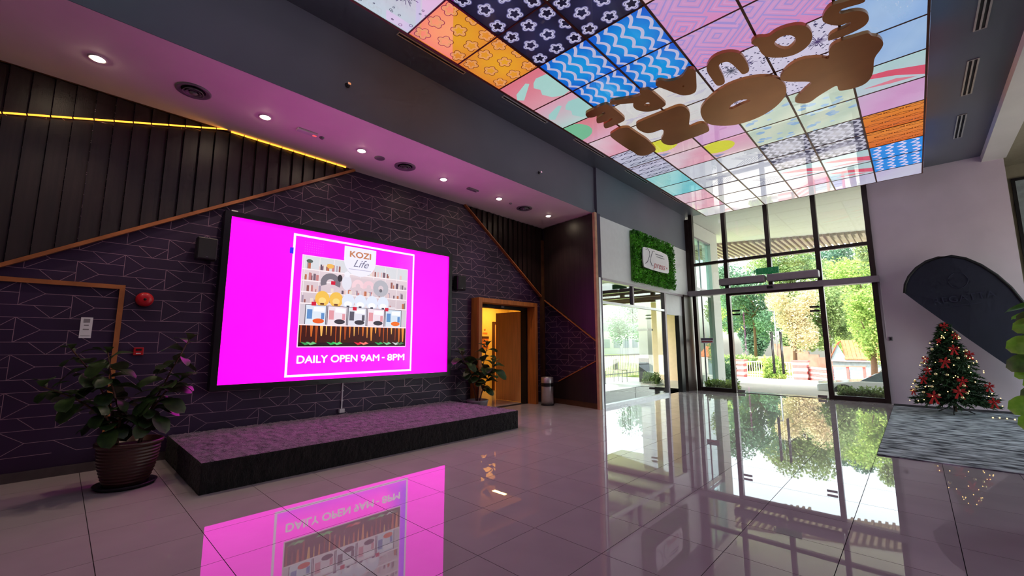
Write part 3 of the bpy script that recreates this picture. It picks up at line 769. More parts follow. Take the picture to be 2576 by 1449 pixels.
def panel_art(F, kind, sd):
    r = random.Random(sd)
    if kind == 'orange':
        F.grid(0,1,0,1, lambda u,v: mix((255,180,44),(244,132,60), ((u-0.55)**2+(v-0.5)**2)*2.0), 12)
        for i in range(3):
            for j in range(3): flower(F, 0.17+0.36*i+0.12*(j%2), 0.15+0.36*j, 0.105, (250,172,112), (142,64,16), 0.022, 0.020, i+j)
    elif kind == 'navy':
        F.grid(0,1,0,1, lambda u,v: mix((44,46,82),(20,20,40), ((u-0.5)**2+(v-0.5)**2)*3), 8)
        for i in range(3):
            for j in range(3): flower(F, 0.14+0.37*i+0.1*(j%2), 0.16+0.35*j, 0.105, (206,200,236), (110,106,160), 0.026, 0.022, i*2+j)
    elif kind == 'blue':
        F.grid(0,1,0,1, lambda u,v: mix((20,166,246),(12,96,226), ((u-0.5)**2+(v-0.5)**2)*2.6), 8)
        waves(F, (206,204,240), 0.055, 5, 0.05, 0.34, 0.1*sd, 1)
    elif kind == 'blue2':
        F.grid(0,1,0,1, lambda u,v: (10,148,246), 2); waves(F, (216,206,240), 0.055, 4, 0.06, 0.25, 0.0, 1)
    elif kind == 'bw':
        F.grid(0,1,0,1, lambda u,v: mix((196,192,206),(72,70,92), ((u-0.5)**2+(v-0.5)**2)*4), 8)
        waves(F, (206,204,222), 0.06, 6, 0.05, 0.25, 0.2*sd, 1)
    elif kind == 'lilac':
        F.grid(0,1,0,1, lambda u,v: mix((216,170,224),(234,150,206), v*1.1-0.1*u), 8)
        for cx, cy in ((0.05,0.1),(0.55,0.35),(1.0,0.75),(0.2,0.85),(0.85,0.02)):
            for q in range(1, 6):
                s_ = 0.075*q
                strip(F, [(cx-s_,cy),(cx,cy-s_),(cx+s_,cy),(cx,cy+s_)], 0.026, (178,156,228) if q % 2 else (228,168,222), True)
    elif kind in ('dots', 'dand'):
        F.grid(0,1,0,1, lambda u,v: (226,218,244) if kind == 'dots' else mix((206,224,238),(224,204,226),u), 6)
        for k in range(120 if kind == 'dots' else 40):
            x, y, s_ = r.random(), r.random(), r.uniform(0.009, 0.024)
            if kind == 'dand': strip(F, [(x+s_*1.2*math.cos(2*PI*i/8), y+s_*1.2*math.sin(2*PI*i/8)) for i in range(8)], 0.010, (110,112,136), True)
            else: cpoly(F, [(x+s_*math.cos(2*PI*i/7), y+s_*0.7*math.sin(2*PI*i/7)) for i in range(7)], (52,46,92))
        for k in range(2): dandelion(F, r.uniform(0.15,0.85), r.uniform(0.15,0.85), 0.18, (70,40,110) if k else (60,62,90))
    elif kind == 'hatch':
        F.grid(0,1,0,1, lambda u,v: mix((236,230,224),(222,222,230), u), 6)
        for k in range(9):
            x, y = r.random(), r.random(); a = r.choice((0.6, -0.7, 0.1))
            for q in range(6): strip(F, [(x+0.03*q, y), (x+0.03*q+0.16*math.cos(a), y+0.16*math.sin(a))], 0.008, (190,182,222))
    elif kind == 'fishbw':
        F.grid(0,1,0,1, lambda u,v: mix((214,208,236),(196,200,222), v), 6)
        for i in range(3):
            for j in range(4): fish(F, 0.16+0.36*i+0.14*(j%2), 0.12+0.25*j, 0.115, (70,70,96), 0.022)
    elif kind == 'fishor':
        F.grid(0,1,0,1, lambda u,v: mix((246,150,44),(230,110,24), v), 6)
        for i in range(3):
            for j in range(4): fish(F, 0.16+0.36*i+0.14*(j%2), 0.12+0.25*j, 0.12, (130,56,12), 0.02)
    elif kind in ('pinkmint', 'mintred', 'mintpink', 'greenpink'):
        b1, b2 = {'pinkmint':((242,128,146),(240,170,186)), 'mintred':((190,224,226),(206,220,232)), 'mintpink':((240,176,200),(200,232,228)), 'greenpink':((236,140,150),(236,180,206))}[kind]
        F.grid(0,1,0,1, lambda u,v: mix(b1, b2, v), 8)
        k1 = {'pinkmint':(186,232,226), 'mintred':(236,96,124), 'mintpink':(176,226,222), 'greenpink':(130,206,164)}[kind]
        if kind == 'mintred':
            cpoly(F, [(0,0.25),(0.5,0.32),(1.0,0.55),(1.05,0.95),(0.6,0.6),(0.2,0.42)], k1); cpoly(F, [(0.1,0.75),(0.6,0.72),(0.9,0.9),(0.5,0.86)], (240,140,160))
        elif kind == 'greenpink': cpoly(F, [(0.0+0.5*math.cos(2*PI*i/24), 0.35+0.42*math.sin(2*PI*i/24)) for i in range(24)], k1)
        else:
            cpoly(F, [(0.62,0.3),(0.75,0.22),(1.0,0.25),(1.0,0.95),(0.8,1.0),(0.6,0.9),(0.5,0.7),(0.58,0.55),(0.52,0.42)], k1)
            cpoly(F, [(0.0,0.5),(0.12,0.35),(0.5,0.2),(0.55,0.26),(0.3,0.45),(0.1,0.6)], k1)
    elif kind == 'palegreen':
        F.grid(0,1,0,1, lambda u,v: mix((228,236,214),(206,224,206), 0.5+0.5*math.sin(7*u+5*v)), 8)
        for k in range(16):
            x, y = r.random(), r.random(); s_ = r.uniform(0.05, 0.1)
            cpoly(F, [(x-s_, y-s_*0.4), (x, y-s_), (x+s_, y-s_*0.3), (x+s_*0.7, y+s_*0.5), (x-s_*0.5, y+s_*0.6)], (160,196,232) if k % 2 else (186,212,236))
    elif kind == 'chevron':
        F.grid(0,1,0,1, lambda u,v: mix((206,210,222),(226,226,232), u), 6)
        for k in range(6):
            strip(F, [(0.25+0.09*k, 0.9), (0.55+0.09*k, 0.6), (0.3+0.09*k, 0.3)], 0.03, (150,152,178))
        strip(F, [(0.0,0.97),(1.0,0.97)], 0.05, (90,90,112))
    elif kind == 'yellow':
        F.grid(0,1,0,1, lambda u,v: mix((238,170,202),(240,206,214), v), 8)
        cpoly(F, [(0.25+0.4*math.cos(2*PI*i/20), 0.35+0.34*math.sin(2*PI*i/20)) for i in range(20)], (232,230,74))
        cpoly(F, [(0.0,0.75),(0.3,0.85),(0.05,0.95)], (160,160,206))
    else:
        c = {'cyan':((126,214,226),(176,228,226)), 'pink':((240,166,190),(238,214,226)), 'lblue':((150,190,246),(176,208,248)), 'lpink':((226,168,218),(224,190,226)),
             'cream':((232,234,222),(226,222,230)), 'pale':((206,196,232),(214,214,236)), 'white':((226,228,238),(214,216,230))}[kind]
        F.grid(0,1,0,1, lambda u,v: mix(c[0], c[1], 0.5+0.45*math.sin(3*u+2.2*v+sd)+0.12*math.sin(11*u)*math.cos(9*v)), 10)
GRID = {-1: ['dand','navy','orange','lilac','pinkmint','lblue'], 0: ['orange','navy','dand','lilac','cyan','blue'], 1: ['orange','navy','navy','pink','lilac','lblue'],
 2: ['pinkmint','blue','blue','lilac','lilac','palegreen'], 3: ['mintpink','blue','blue','lilac','lilac','lblue'], 4: ['greenpink','hatch','hatch','dots','dots','lblue'],
 5: ['pink','hatch','hatch','dots','dots','lblue'], 6: ['fishbw','yellow','lpink','palegreen','palegreen','mintred'], 7: ['fishbw','pink','yellow','palegreen','palegreen','lpink'],
 8: ['cyan','white','chevron','bw','bw','fishor'], 9: ['cyan','chevron','white','bw','bw','fishor'], 10: ['pink','cream','chevron','mintred','mintred','blue2'],
 11: ['pink','cream','white','pink','mintred','blue2'], 12: ['cream','cream','cream','cream','pale','pale'],
 -2: ['pinkmint','blue','pink','orange','navy','cyan'], -3: ['lilac','lblue','palegreen','blue','orange','pink'], -4: ['cyan','fishor','lpink','yellow','white','mintred'], -5: ['white','cream','pink','lblue','cyan','lpink']}
box = thing('ceiling_lightbox', 'backlit patchwork ceiling of bright printed panels hanging over the lobby', 'lightbox', (GX+3*GDX, 5.0, ZB))
fr = MB(); Y0, Y1, X1 = GY-5*GDY, GY+13*GDY, GX+6*GDX
for i in range(7): fr.box(GX+i*GDX-0.014, GX+i*GDX+0.014, Y0, Y1, ZB-0.006, ZB+0.02)
for j in range(-5, 14): fr.box(GX, X1, GY+j*GDY-0.009, GY+j*GDY+0.009, ZB-0.004, ZB+0.02)
fr.build('frame', 'box_frame', box)
MB().box(GX-0.02, X1+0.02, Y0-0.02, Y1+0.02, ZB+0.21, ZB+0.23).build('back_tray', 'white_paint', box)
for kx in (GX+0.6, X1-0.6):
    for ky in range(5): MB().tube([(kx, Y0+1.2+3.0*ky, ZB+0.23), (kx, Y0+1.2+3.0*ky, ZC)], 0.012).build('hanger', 'chrome', box)
cache = {}
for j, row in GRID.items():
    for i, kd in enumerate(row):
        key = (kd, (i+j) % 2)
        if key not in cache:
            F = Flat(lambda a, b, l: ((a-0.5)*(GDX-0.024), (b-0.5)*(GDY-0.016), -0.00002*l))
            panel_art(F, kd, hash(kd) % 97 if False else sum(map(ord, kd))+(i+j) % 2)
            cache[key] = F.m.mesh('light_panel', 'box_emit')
        o = bpy.data.objects.new('light_panel', cache[key]); COL.objects.link(o); o.parent = box
        o.location = Vector((GX+(i+0.5)*GDX, GY+(j+0.5)*GDY, ZB+0.004))-Vector(box['wl'])
side = {'orange':(250,150,60),'lblue':(160,200,250),'fishor':(240,130,40),'blue2':(14,120,240),'blue':(14,120,240),'pale':(210,200,234),'mintred':(236,140,160),'lpink':(226,178,220),'palegreen':(220,232,210),'cyan':(140,220,228),'pink':(240,180,200)}
for j, row in GRID.items():
    for sx, kd in ((X1+0.018, row[5]), (GX-0.018, row[0])):
        m = MB(); y0 = GY+j*GDY
        m.add([(sx, y0+0.01, ZB+0.02), (sx, y0+GDY-0.01, ZB+0.02), (sx, y0+GDY-0.01, ZB+0.2), (sx, y0+0.01, ZB+0.2)], [(0,1,2,3)], tuple(2.5*c for c in lin(side.get(kd, (224,206,222)))))
        m.build('side_panel', 'box_emit', box)
# letters hung under the lightbox
LETTERS = {
 'E': [[(-3.703,5.740),(-3.635,5.706),(-3.289,5.697),(-3.263,5.774),(-3.269,6.296),(-3.312,6.375),(-3.382,6.399),(-3.702,6.417),(-3.705,6.343),(-3.659,6.245),(-3.624,6.231),(-3.433,6.206),(-3.434,6.141),(-3.495,6.157),(-3.521,6.191),(-3.700,6.159),(-3.713,6.116),(-3.654,6.005),(-3.616,5.982),(-3.436,5.966),(-3.427,5.895),(-3.488,5.902),(-3.519,5.930),(-3.702,5.910),(-3.734,5.827)]],
 'R': [[(-3.233,5.724),(-3.181,5.696),(-3.148,5.702),(-2.758,5.910),(-2.734,5.753),(-2.688,5.749),(-2.656,5.792),(-2.611,5.788),(-2.590,5.854),(-2.569,6.354),(-2.601,6.415),(-2.714,6.456),(-2.869,6.419),(-2.949,6.343),(-3.002,6.237),(-3.013,6.145),(-2.992,6.058),(-2.960,6.009),(-2.922,6.014),(-3.116,5.874),(-3.232,5.804)], [(-2.857,6.146),(-2.761,6.121),(-2.760,6.225),(-2.809,6.258),(-2.848,6.208)]],
 'A': [[(-2.446,5.713),(-2.371,5.699),(-2.316,5.836),(-2.134,5.885),(-2.018,5.757),(-1.975,5.729),(-1.901,5.812),(-1.986,6.074),(-2.080,6.346),(-2.150,6.399),(-2.254,6.367),(-2.317,6.286),(-2.438,5.927),(-2.491,5.809)], [(-2.209,6.075),(-2.158,6.072),(-2.191,6.134)]],
 'U': [[(-1.765,5.851),(-1.666,5.736),(-1.560,5.712),(-1.457,5.748),(-1.372,5.840),(-1.335,5.949),(-1.333,6.155),(-1.350,6.354),(-1.388,6.414),(-1.457,6.406),(-1.464,6.300),(-1.474,6.208),(-1.490,6.058),(-1.518,5.953),(-1.579,5.922),(-1.631,5.938),(-1.654,6.011),(-1.659,6.144),(-1.678,6.327),(-1.697,6.429),(-1.748,6.472),(-1.805,6.449),(-1.819,6.373),(-1.813,6.198),(-1.807,5.975)]],
 'Q': [[(-1.183,5.760),(-1.135,5.715),(-1.085,5.719),(-0.994,5.810),(-0.912,5.753),(-0.797,5.758),(-0.684,5.813),(-0.614,5.899),(-0.581,6.046),(-0.585,6.192),(-0.629,6.308),(-0.711,6.394),(-0.829,6.429),(-0.946,6.381),(-1.046,6.298),(-1.120,6.190),(-1.143,6.057),(-1.138,5.942),(-1.146,5.888),(-1.184,5.805)], [(-0.970,5.962),(-0.893,5.901),(-0.809,5.926),(-0.762,5.992),(-0.745,6.086),(-0.774,6.171),(-0.835,6.230),(-0.876,6.233),(-0.932,6.149),(-0.967,6.045)]],
 'S': [[(-0.459,5.926),(-0.423,5.815),(-0.361,5.725),(-0.303,5.735),(-0.216,5.772),(-0.066,5.793),(-0.046,5.899),(-0.072,5.936),(-0.210,5.886),(-0.277,5.878),(-0.299,5.932),(-0.253,5.985),(-0.155,6.012),(-0.079,6.094),(-0.041,6.206),(-0.045,6.328),(-0.091,6.405),(-0.171,6.433),(-0.280,6.449),(-0.369,6.430),(-0.461,6.411),(-0.435,6.313),(-0.379,6.268),(-0.282,6.283),(-0.218,6.255),(-0.203,6.208),(-0.230,6.193),(-0.308,6.190),(-0.372,6.119),(-0.432,6.022)]],
 'K': [[(-1.084,6.861),(-0.985,6.699),(-0.860,6.604),(-0.745,6.609),(-0.690,6.649),(-0.615,6.694),(-0.553,6.765),(-0.490,6.863),(-0.480,6.637),(-0.418,6.531),(-0.305,6.524),(-0.199,6.558),(-0.093,6.571),(-0.056,6.607),(-0.043,6.684),(0.019,6.754),(0.058,6.891),(0.059,7.006),(0.020,7.111),(-0.031,7.210),(-0.057,7.339),(-0.072,7.620),(-0.124,7.830),(-0.203,7.936),(-0.332,7.940),(-0.470,7.889),(-0.502,7.826),(-0.489,7.650),(-0.620,7.730),(-0.745,7.810),(-0.869,7.934),(-0.963,7.909),(-1.066,7.747),(-0.972,7.594),(-0.869,7.463),(-0.741,7.329),(-0.840,7.210),(-0.979,7.094),(-1.072,6.975)]],
 'O': [[(-2.248,6.956),(-2.139,6.801),(-1.945,6.638),(-1.756,6.541),(-1.563,6.525),(-1.360,6.584),(-1.210,6.692),(-1.122,6.819),(-1.065,6.997),(-1.062,7.216),(-1.100,7.406),(-1.187,7.562),(-1.321,7.723),(-1.538,7.863),(-1.772,7.906),(-1.969,7.877),(-2.131,7.766),(-2.273,7.588),(-2.319,7.408),(-2.303,7.177)], [(-1.889,7.203),(-1.760,7.089),(-1.638,7.082),(-1.522,7.237),(-1.680,7.236),(-1.798,7.271),(-1.858,7.288)]],
 'Z': [[(-3.251,6.648),(-3.173,6.598),(-2.809,6.589),(-2.508,6.570),(-2.431,6.595),(-2.394,6.678),(-2.385,6.823),(-2.413,6.964),(-2.477,7.108),(-2.611,7.414),(-2.485,7.374),(-2.374,7.380),(-2.329,7.492),(-2.343,7.668),(-2.371,7.773),(-2.442,7.806),(-2.666,7.834),(-2.852,7.836),(-3.046,7.875),(-3.135,7.836),(-3.190,7.719),(-3.190,7.571),(-3.154,7.477),(-3.052,7.363),(-2.943,7.115),(-3.118,7.130),(-3.230,7.098),(-3.273,7.000),(-3.301,6.824)]],
 'I': [[(-3.772,6.645),(-3.670,6.606),(-3.511,6.560),(-3.385,6.641),(-3.383,6.746),(-3.369,7.062),(-3.350,7.292),(-3.382,7.671),(-3.407,7.823),(-3.484,7.891),(-3.679,7.942),(-3.745,7.901),(-3.805,7.802),(-3.787,7.611),(-3.814,7.417),(-3.807,6.793)]],
}
sgn = thing('hanging_letter_sign', 'big brown cut-out letters reading KOZI SQUARE hung under the lightbox', 'sign', (-1.9, 6.8, 5.28))
for ch, polys in LETTERS.items():
    me = curve_mesh('letter', polys, 0.045, 'letter_brown', Matrix.Translation((0, 0, 5.3075)), 2)
    link_mesh('letter', me, sgn)
    xs = sum(p[0] for p in polys[0])/len(polys[0]); ys_ = sum(p[1] for p in polys[0])/len(polys[0])
    for d in (-0.12, 0.12): MB().tube([(polys[0][0][0]*0.35+xs*0.65+d*0.2, polys[0][0][1]*0.3+ys_*0.7, 5.33), (polys[0][0][0]*0.35+xs*0.65+d*0.2, polys[0][0][1]*0.3+ys_*0.7, 5.352)], 0.008).build('standoff', 'black_plastic', sgn)

# ================================================================== CEILING AND SOFFIT FIXTURES
def downlight(x, y, z, label):
    t = thing('downlight', label, 'downlight', (x, y, z-0.012), 'downlights in the soffit')
    MB().lathe([(0.052, z-0.004), (0.075, z-0.012), (0.082, z-0.006), (0.082, z)], (x, y, 0), 24).build('bezel', 'white_plastic', t)
    MB().lathe([(0.0, z-0.030), (0.022, z-0.027), (0.042, z-0.018), (0.052, z-0.004)], (x, y, 0), 24).build('lens', 'lamp_glow', t)
    return t
DL = [(-0.01, 'lit downlight nearest the left edge, beside the round diffuser'), (1.63, 'lit downlight second from the left, before the small red-lit unit'), (3.02, 'lit downlight above the middle of the screen'),
      (4.655, 'lit downlight above the right half of the screen'), (6.125, 'lit downlight above the left end of the doorway'), (7.80, 'lit downlight at the far right end of the soffit by the alcove')]
first = None
for y, lb_ in DL:
    if first is None: first = downlight(-6.15, y, ZS, lb_); 
    else: dup(first, (-6.15, y, ZS-0.012), lb_)
    sp = bpy.data.lights.new('downlight_beam', 'SPOT'); sp.energy = 42; sp.spot_size = math.radians(100); sp.spot_blend = 0.6; sp.color = (1.0, 0.8, 0.6); sp.shadow_soft_size = 0.05
    so = bpy.data.objects.new('downlight_beam', sp); COL.objects.link(so); so.location = (-6.15, y, ZS-0.045)
def diffuser(x, y, z, label):
    t = thing('round_air_diffuser', label, 'air vent', (x, y, z-0.05), 'round air diffusers in the soffit')
    MB().lathe([(0.125, z), (0.165, z-0.02), (0.18, z-0.012), (0.18, z)], (x, y, 0), 32).build('outer_ring', 'grey_plastic', t)
    MB().lathe([(0.0, z-0.002), (0.125, z-0.002)], (x, y, 0), 32).build('throat', 'slot_dark', t)
    for r_ in (0.105, 0.075): MB().lathe([(r_-0.02, z-0.006), (r_, z-0.034), (r_+0.006, z-0.034), (r_-0.012, z-0.006)], (x, y, 0), 32).build('cone_ring', 'grey_plastic', t)
    MB().lathe([(0.0, z-0.045), (0.045, z-0.036), (0.03, z-0.008)], (x, y, 0), 24).build('centre_cone', 'grey_plastic', t)
    return t
dfu = diffuser(-6.12, 0.83, ZS, 'round ceiling diffuser between the two leftmost downlights')
dup(dfu, (-6.17, 3.835, ZS-0.05), 'round ceiling diffuser right of the flat round cover, above the screen')
dup(dfu, (-6.18, 6.965, ZS-0.05), 'round ceiling diffuser at the far end above the doorway')
tag(MB().lathe([(0, ZS-0.014), (0.07, ZS-0.014), (0.085, ZS-0.006), (0.085, ZS)], (-6.19, 3.36, 0), 24).build('speaker_cover', 'grey_plastic'), 'flat round cover in the soffit beside a diffuser, above the screen', 'ceiling speaker')
em = thing('emergency_light', 'small rectangular unit with a red glow on the soffit above the screen corner', 'emergency light', (-6.145, 2.18, ZS-0.03))
MB().box(-6.19, -6.10, 2.04, 2.32, ZS-0.03, ZS).build('case', 'white_plastic', em, 0.006)
mat('red_glow', (0.8,0.05,0.05), emit=(1,0.08,0.08), estr=1.5)
MB().box(-6.16, -6.13, 2.26, 2.31, ZS-0.034, ZS-0.028).build('indicator', 'red_glow', em)
em = thing('emergency_light', 'small rectangular unit on the soffit right of the screen', 'emergency light', (-6.14, 5.37, ZS-0.03))
MB().box(-6.18, -6.10, 5.24, 5.50, ZS-0.03, ZS).build('case', 'grey_plastic', em, 0.006)
MB().box(-6.15, -6.12, 5.46, 5.495, ZS-0.034, ZS-0.028).build('indicator', 'white_plastic', em)
for y, lb_ in ((2.40, 'tiny smoke detector beside the red-lit unit on the soffit'), (6.50, 'tiny smoke detector left of the far soffit diffuser')):
    tag(MB().lathe([(0, ZS-0.03), (0.02, ZS-0.028), (0.035, ZS-0.012), (0.035, ZS)], (-6.17, y, 0), 16).build('smoke_detector', 'grey_plastic'), lb_, 'smoke detector', 'smoke detectors')
for y, lb_ in ((2.34, 'chrome sidewall sprinkler on the grey bulkhead, nearer the left'), (6.39, 'chrome sidewall sprinkler on the grey bulkhead, nearer the shopfront')):
    t = thing('sprinkler', lb_, 'sprinkler', (-5.27, y, 4.9), 'bulkhead sprinklers')
    MB().lathe([(0, 0.012), (0.035, 0.008), (0.035, 0)], (-5.27, y, 4.9), 16, 'x').build('rosette', 'black_plastic', t)
    MB().tube([(-5.26, y, 4.9), (-5.20, y, 4.9)], 0.012).build('nozzle', 'chrome', t)
    MB().box(-5.205, -5.197, y-0.02, y+0.02, 4.885, 4.915).build('deflector', 'chrome', t)
def slot(x, y0, y1, z, label, group, sc=1.0):
    t = thing('linear_air_slot', label, 'air vent', (x, (y0+y1)/2, z-0.012), group)
    MB().box(x-0.06*sc, x+0.06*sc, y0, y1, z-0.004, z).build('backing', 'slot_dark', t)
    f = MB()
    for a, b in (((-0.065, -0.045), (-0.010, 0.010), (0.045, 0.065)) if sc == 1.0 else ((-0.034, -0.022), (0.022, 0.034))): f.box(x+a, x+b, y0, y1, z-0.012, z-0.003)
    f.box(x-0.065*sc, x+0.065*sc, y0-0.012, y0, z-0.012, z-0.003).box(x-0.065*sc, x+0.065*sc, y1, y1+0.012, z-0.012, z-0.003)
    f.build('frame', 'slot_white', t)
for (y0, y1, lb_) in ((2.78, 3.95, 'thin air slot along the lightbox edge beside the orange panels'), (4.82, 6.0, 'thin air slot along the lightbox edge beside the pink and mint panels'), (6.93, 8.1, 'thin air slot along the lightbox edge below the letter I'),
                      (9.09, 10.22, 'thin air slot along the lightbox edge beside the turquoise panels'), (11.12, 12.42, 'thin air slot along the lightbox edge nearest the entrance')):
    slot(-4.75, y0, y1, ZC, lb_, 'air slots along the left of the lightbox', 0.52)
for (y0, y1, lb_) in ((6.9, 8.14, 'white air slot in the right ceiling, cut by the top of the picture'), (9.0, 10.22, 'white air slot in the right ceiling, middle one of three'), (11.12, 12.33, 'white air slot in the right ceiling, nearest the entrance wall')):
    slot(1.03, y0, y1, ZC, lb_, 'air slots in the right ceiling')

# ================================================================== PLATFORM, WALL ITEMS
def fuzzy(name, m, par, o, eu, ev, nn, nu, nv, amp, rng):
    o, eu, ev, nn = map(Vector, (o, eu, ev, nn)); mb = MB(); vs = []; fs = []
    for j in range(nv+1):
        for i in range(nu+1):
            e = 0.15 if (i in (0, nu) or j in (0, nv)) else 1.0
            vs.append(o+eu*(i/nu)+ev*(j/nv)+nn*(rng.uniform(0, amp)*e))
    for j in range(nv):
        for i in range(nu): fs.append((j*(nu+1)+i, j*(nu+1)+i+1, (j+1)*(nu+1)+i+1, (j+1)*(nu+1)+i))
    mb.add(vs, fs, None, True); return mb.build(name, m, par)
plat = thing('stage_platform', 'low stage platform wrapped in shaggy dark fabric under the screen', 'platform', (-6.0, 3.3, 0))
PX0, PX1, PY0, PY1, PZ = -6.96, -5.10, 1.05, 5.55, 0.29
rg = random.Random(2)
MB().box(PX0, PX1-0.02, PY0+0.02, PY1-0.02, 0.0, PZ-0.01).build('core', 'rug_shaded_side', plat)
fuzzy('top_fabric', 'rug_lit_top', plat, (PX0, PY0, PZ), (PX1-PX0, 0, 0), (0, PY1-PY0, 0), (0, 0, 1), 90, 210, 0.016, rg)
fuzzy('front_fabric', 'rug_shaded_side', plat, (PX1, PY0, 0.0), (0, PY1-PY0, 0), (0, 0, PZ+0.004), (1, 0, 0), 260, 16, 0.014, rg)
fuzzy('end_fabric', 'rug_shaded_side', plat, (PX0, PY0, 0.0), (PX1-PX0, 0, 0), (0, 0, PZ+0.004), (0, -1, 0), 110, 16, 0.014, rg)
fuzzy('end_fabric', 'rug_shaded_side', plat, (PX0, PY1, 0.0), (PX1-PX0, 0, 0), (0, 0, PZ+0.004), (0, 1, 0), 110, 16, 0.014, rg)
cb = thing('cable_conduit', 'thin white cable conduit dropping from the screen to a socket box', 'conduit', (XW, 3.30, PZ+0.02))
MB().box(XW, XW+0.018, 3.290, 3.310, 0.36, 0.80).build('conduit', 'white_plastic', cb)
MB().box(XW, XW+0.05, 3.25, 3.34, 0.318, 0.38).build('socket_box', 'white_plastic', cb, 0.004)
for zz in (0.50, 0.66): MB().box(XW, XW+0.024, 3.282, 3.318, zz, zz+0.02).build('clip', 'white_plastic', cb)
def wall_speaker(y0, y1, z0, z1, label):
    t = thing('wall_speaker', label, 'speaker', (XW, (y0+y1)/2, z0), 'wall speakers beside the screen')
    MB().box(XW, XW+0.06, (y0+y1)/2-0.04, (y0+y1)/2+0.04, (z0+z1)/2-0.06, (z0+z1)/2+0.06).build('bracket', 'black_plastic', t)
    MB().box(XW+0.06, XW+0.20, y0, y1, z0, z1).build('cabinet', 'black_plastic', t, 0.012)
    MB().box(XW+0.20, XW+0.212, y0+0.012, y1-0.012, z0+0.012, z1-0.012).build('grille', 'speaker_black', t, 0.004)
    MB().box(XW+0.212, XW+0.215, (y0+y1)/2-0.012, (y0+y1)/2+0.012, z0+0.03, z0+0.04).build('badge', 'chrome', t)
wall_speaker(1.13, 1.36, 2.56, 2.86, 'small black wall speaker left of the big screen')
wall_speaker(5.56, 5.79, 2.56, 2.86, 'small black wall speaker right of the big screen')
sb = tag(MB().box(XW, XW+0.02, 1.52, 1.60, 3.335, 3.355).build('clip_bracket', 'white_plastic'), 'tiny white clip above the left top corner of the screen', 'bracket')
bell = thing('fire_alarm_bell', 'round red fire alarm bell on the patterned wall left of the screen', 'alarm bell', (XW, 0.68, 1.92))
MB().box(XW, XW+0.03, 0.63, 0.73, 1.94, 2.04).build('back_box', 'red_plastic', bell)
MB().lathe([(0, 0.085), (0.03, 0.085), (0.06, 0.08), (0.085, 0.06), (0.09, 0.03), (0.078, 0.025)], (XW, 0.68, 1.99), 28, 'x').build('gong', 'red_plastic', bell)
MB().lathe([(0, 0.095), (0.012, 0.094), (0.016, 0.084)], (XW, 0.68, 1.99), 14, 'x').build('centre_bolt', 'black_plastic', bell)
cp_ = thing('call_point', 'small red break-glass fire call point below the alarm bell', 'call point', (XW, 0.676, 1.30))
MB().box(XW, XW+0.05, 0.63, 0.725, 1.30, 1.395).build('case', 'red_plastic', cp_, 0.006)
MB().box(XW+0.05, XW+0.053, 0.65, 0.705, 1.355, 1.38).build('window', 'black_plastic', cp_)
MB().box(XW+0.05, XW+0.054, 0.655, 0.70, 1.318, 1.328).build('lettering', 'sign_white', cp_)
nt_ = thing('notice_plate', 'white upright notice plate on the concealed door', 'sign', (XW, 0.195, 1.50))
MB().box(XW, XW+0.008, 0.145, 0.245, 1.505, 1.745).build('plate', 'sign_white', nt_)
for z, hh, a, b in ((1.685, 0.045, 0.168, 0.222), (1.648, 0.012, 0.175, 0.215), (1.60, 0.012, 0.17, 0.22), (1.53, 0.006, 0.155, 0.235)):
    MB().box(XW+0.008, XW+0.0095, a, b, z, z+hh).build('print', 'sign_print', nt_)
# litter bin
bn = thing('litter_bin', 'slim stainless steel litter bin beside the lit doorway', 'bin', (-6.47, 8.08, 0))
BX, BY = -6.47, 8.08
MB().lathe([(0.0, 0.0), (0.155, 0.0), (0.155, 0.03), (0.14, 0.03)], (BX, BY, 0), 32).build('base_ring', 'black_plastic', bn)
MB().lathe([(0.0, 0.03), (0.145, 0.03), (0.145, 0.46)], (BX, BY, 0), 32).build('body', 'bin_steel', bn)
MB().lathe([(0.146, 0.44), (0.146, 0.52)], (BX, BY, 0), 32).build('band', 'black_plastic', bn)
MB().lathe([(0.145, 0.52), (0.145, 0.645), (0.135, 0.655), (0.10, 0.655), (0.09, 0.62), (0.0, 0.62)], (BX, BY, 0), 32).build('top', 'bin_steel', bn)

# shop sign: leafy frame with a script plate
ls = thing('leafy_sign', 'rectangular green leaf wall frame around a white script plate on the shopfront', 'sign', (SX, 11.28, 3.05))
MB().box(SX, SX+0.05, 10.03, 12.55, 3.07, 4.40).build('backing', 'wall_leaf', ls)
rg = random.Random(9); lm = MB()
for k in range(9500):
    y, z = rg.uniform(10.0, 12.58), rg.uniform(3.04, 4.42)
    if 10.42 < y < 11.98 and 3.46 < z < 4.0: continue
    c = Vector((SX+rg.uniform(0.05, 0.14), y, z)); d = Vector((rg.uniform(0.2, 1.0), rg.uniform(-1, 1), rg.uniform(-0.6, 1.0))).normalized()
    sdv = d.cross(Vector((rg.uniform(-1,1), rg.uniform(-1,1), rg.uniform(-1,1)))).normalized(); L_ = rg.uniform(0.035, 0.07); w_ = L_*0.32
    lm.add([c-d*L_*0.5, c+sdv*w_, c+d*L_*0.6, c-sdv*w_], [(0,1,2,3)])
lm.build('foliage', 'wall_leaf', ls)['kind'] = 'stuff'
pl_ = curve_mesh('plate', [[(10.38,3.50),(10.46,3.44),(11.9,3.44),(12.0,3.52),(12.0,3.9),(11.88,4.04),(10.46,4.02),(10.38,3.94)]], 0.03, 'sign_white', frame_mtx((SX+0.165, 0, 0), (0,1,0), (0,0,1)), 1)
pl_o = link_mesh('plate', pl_, ls)
def sign_text(body, size, y, z, m, bold=0.0, shear=0.35, wid=1.0):
    me = text_mesh('lettering', body, size, m, frame_mtx((SX+0.184, y, z), (0, wid, 0), (0, 0, 1)), 0.004, bold, 'LEFT', shear)
    return link_mesh('lettering', me, pl_o)
sc_ = MB()
xs_ = [(10.55,3.95),(10.66,3.99),(10.76,3.92),(10.74,3.78),(10.62,3.62),(10.50,3.56)]
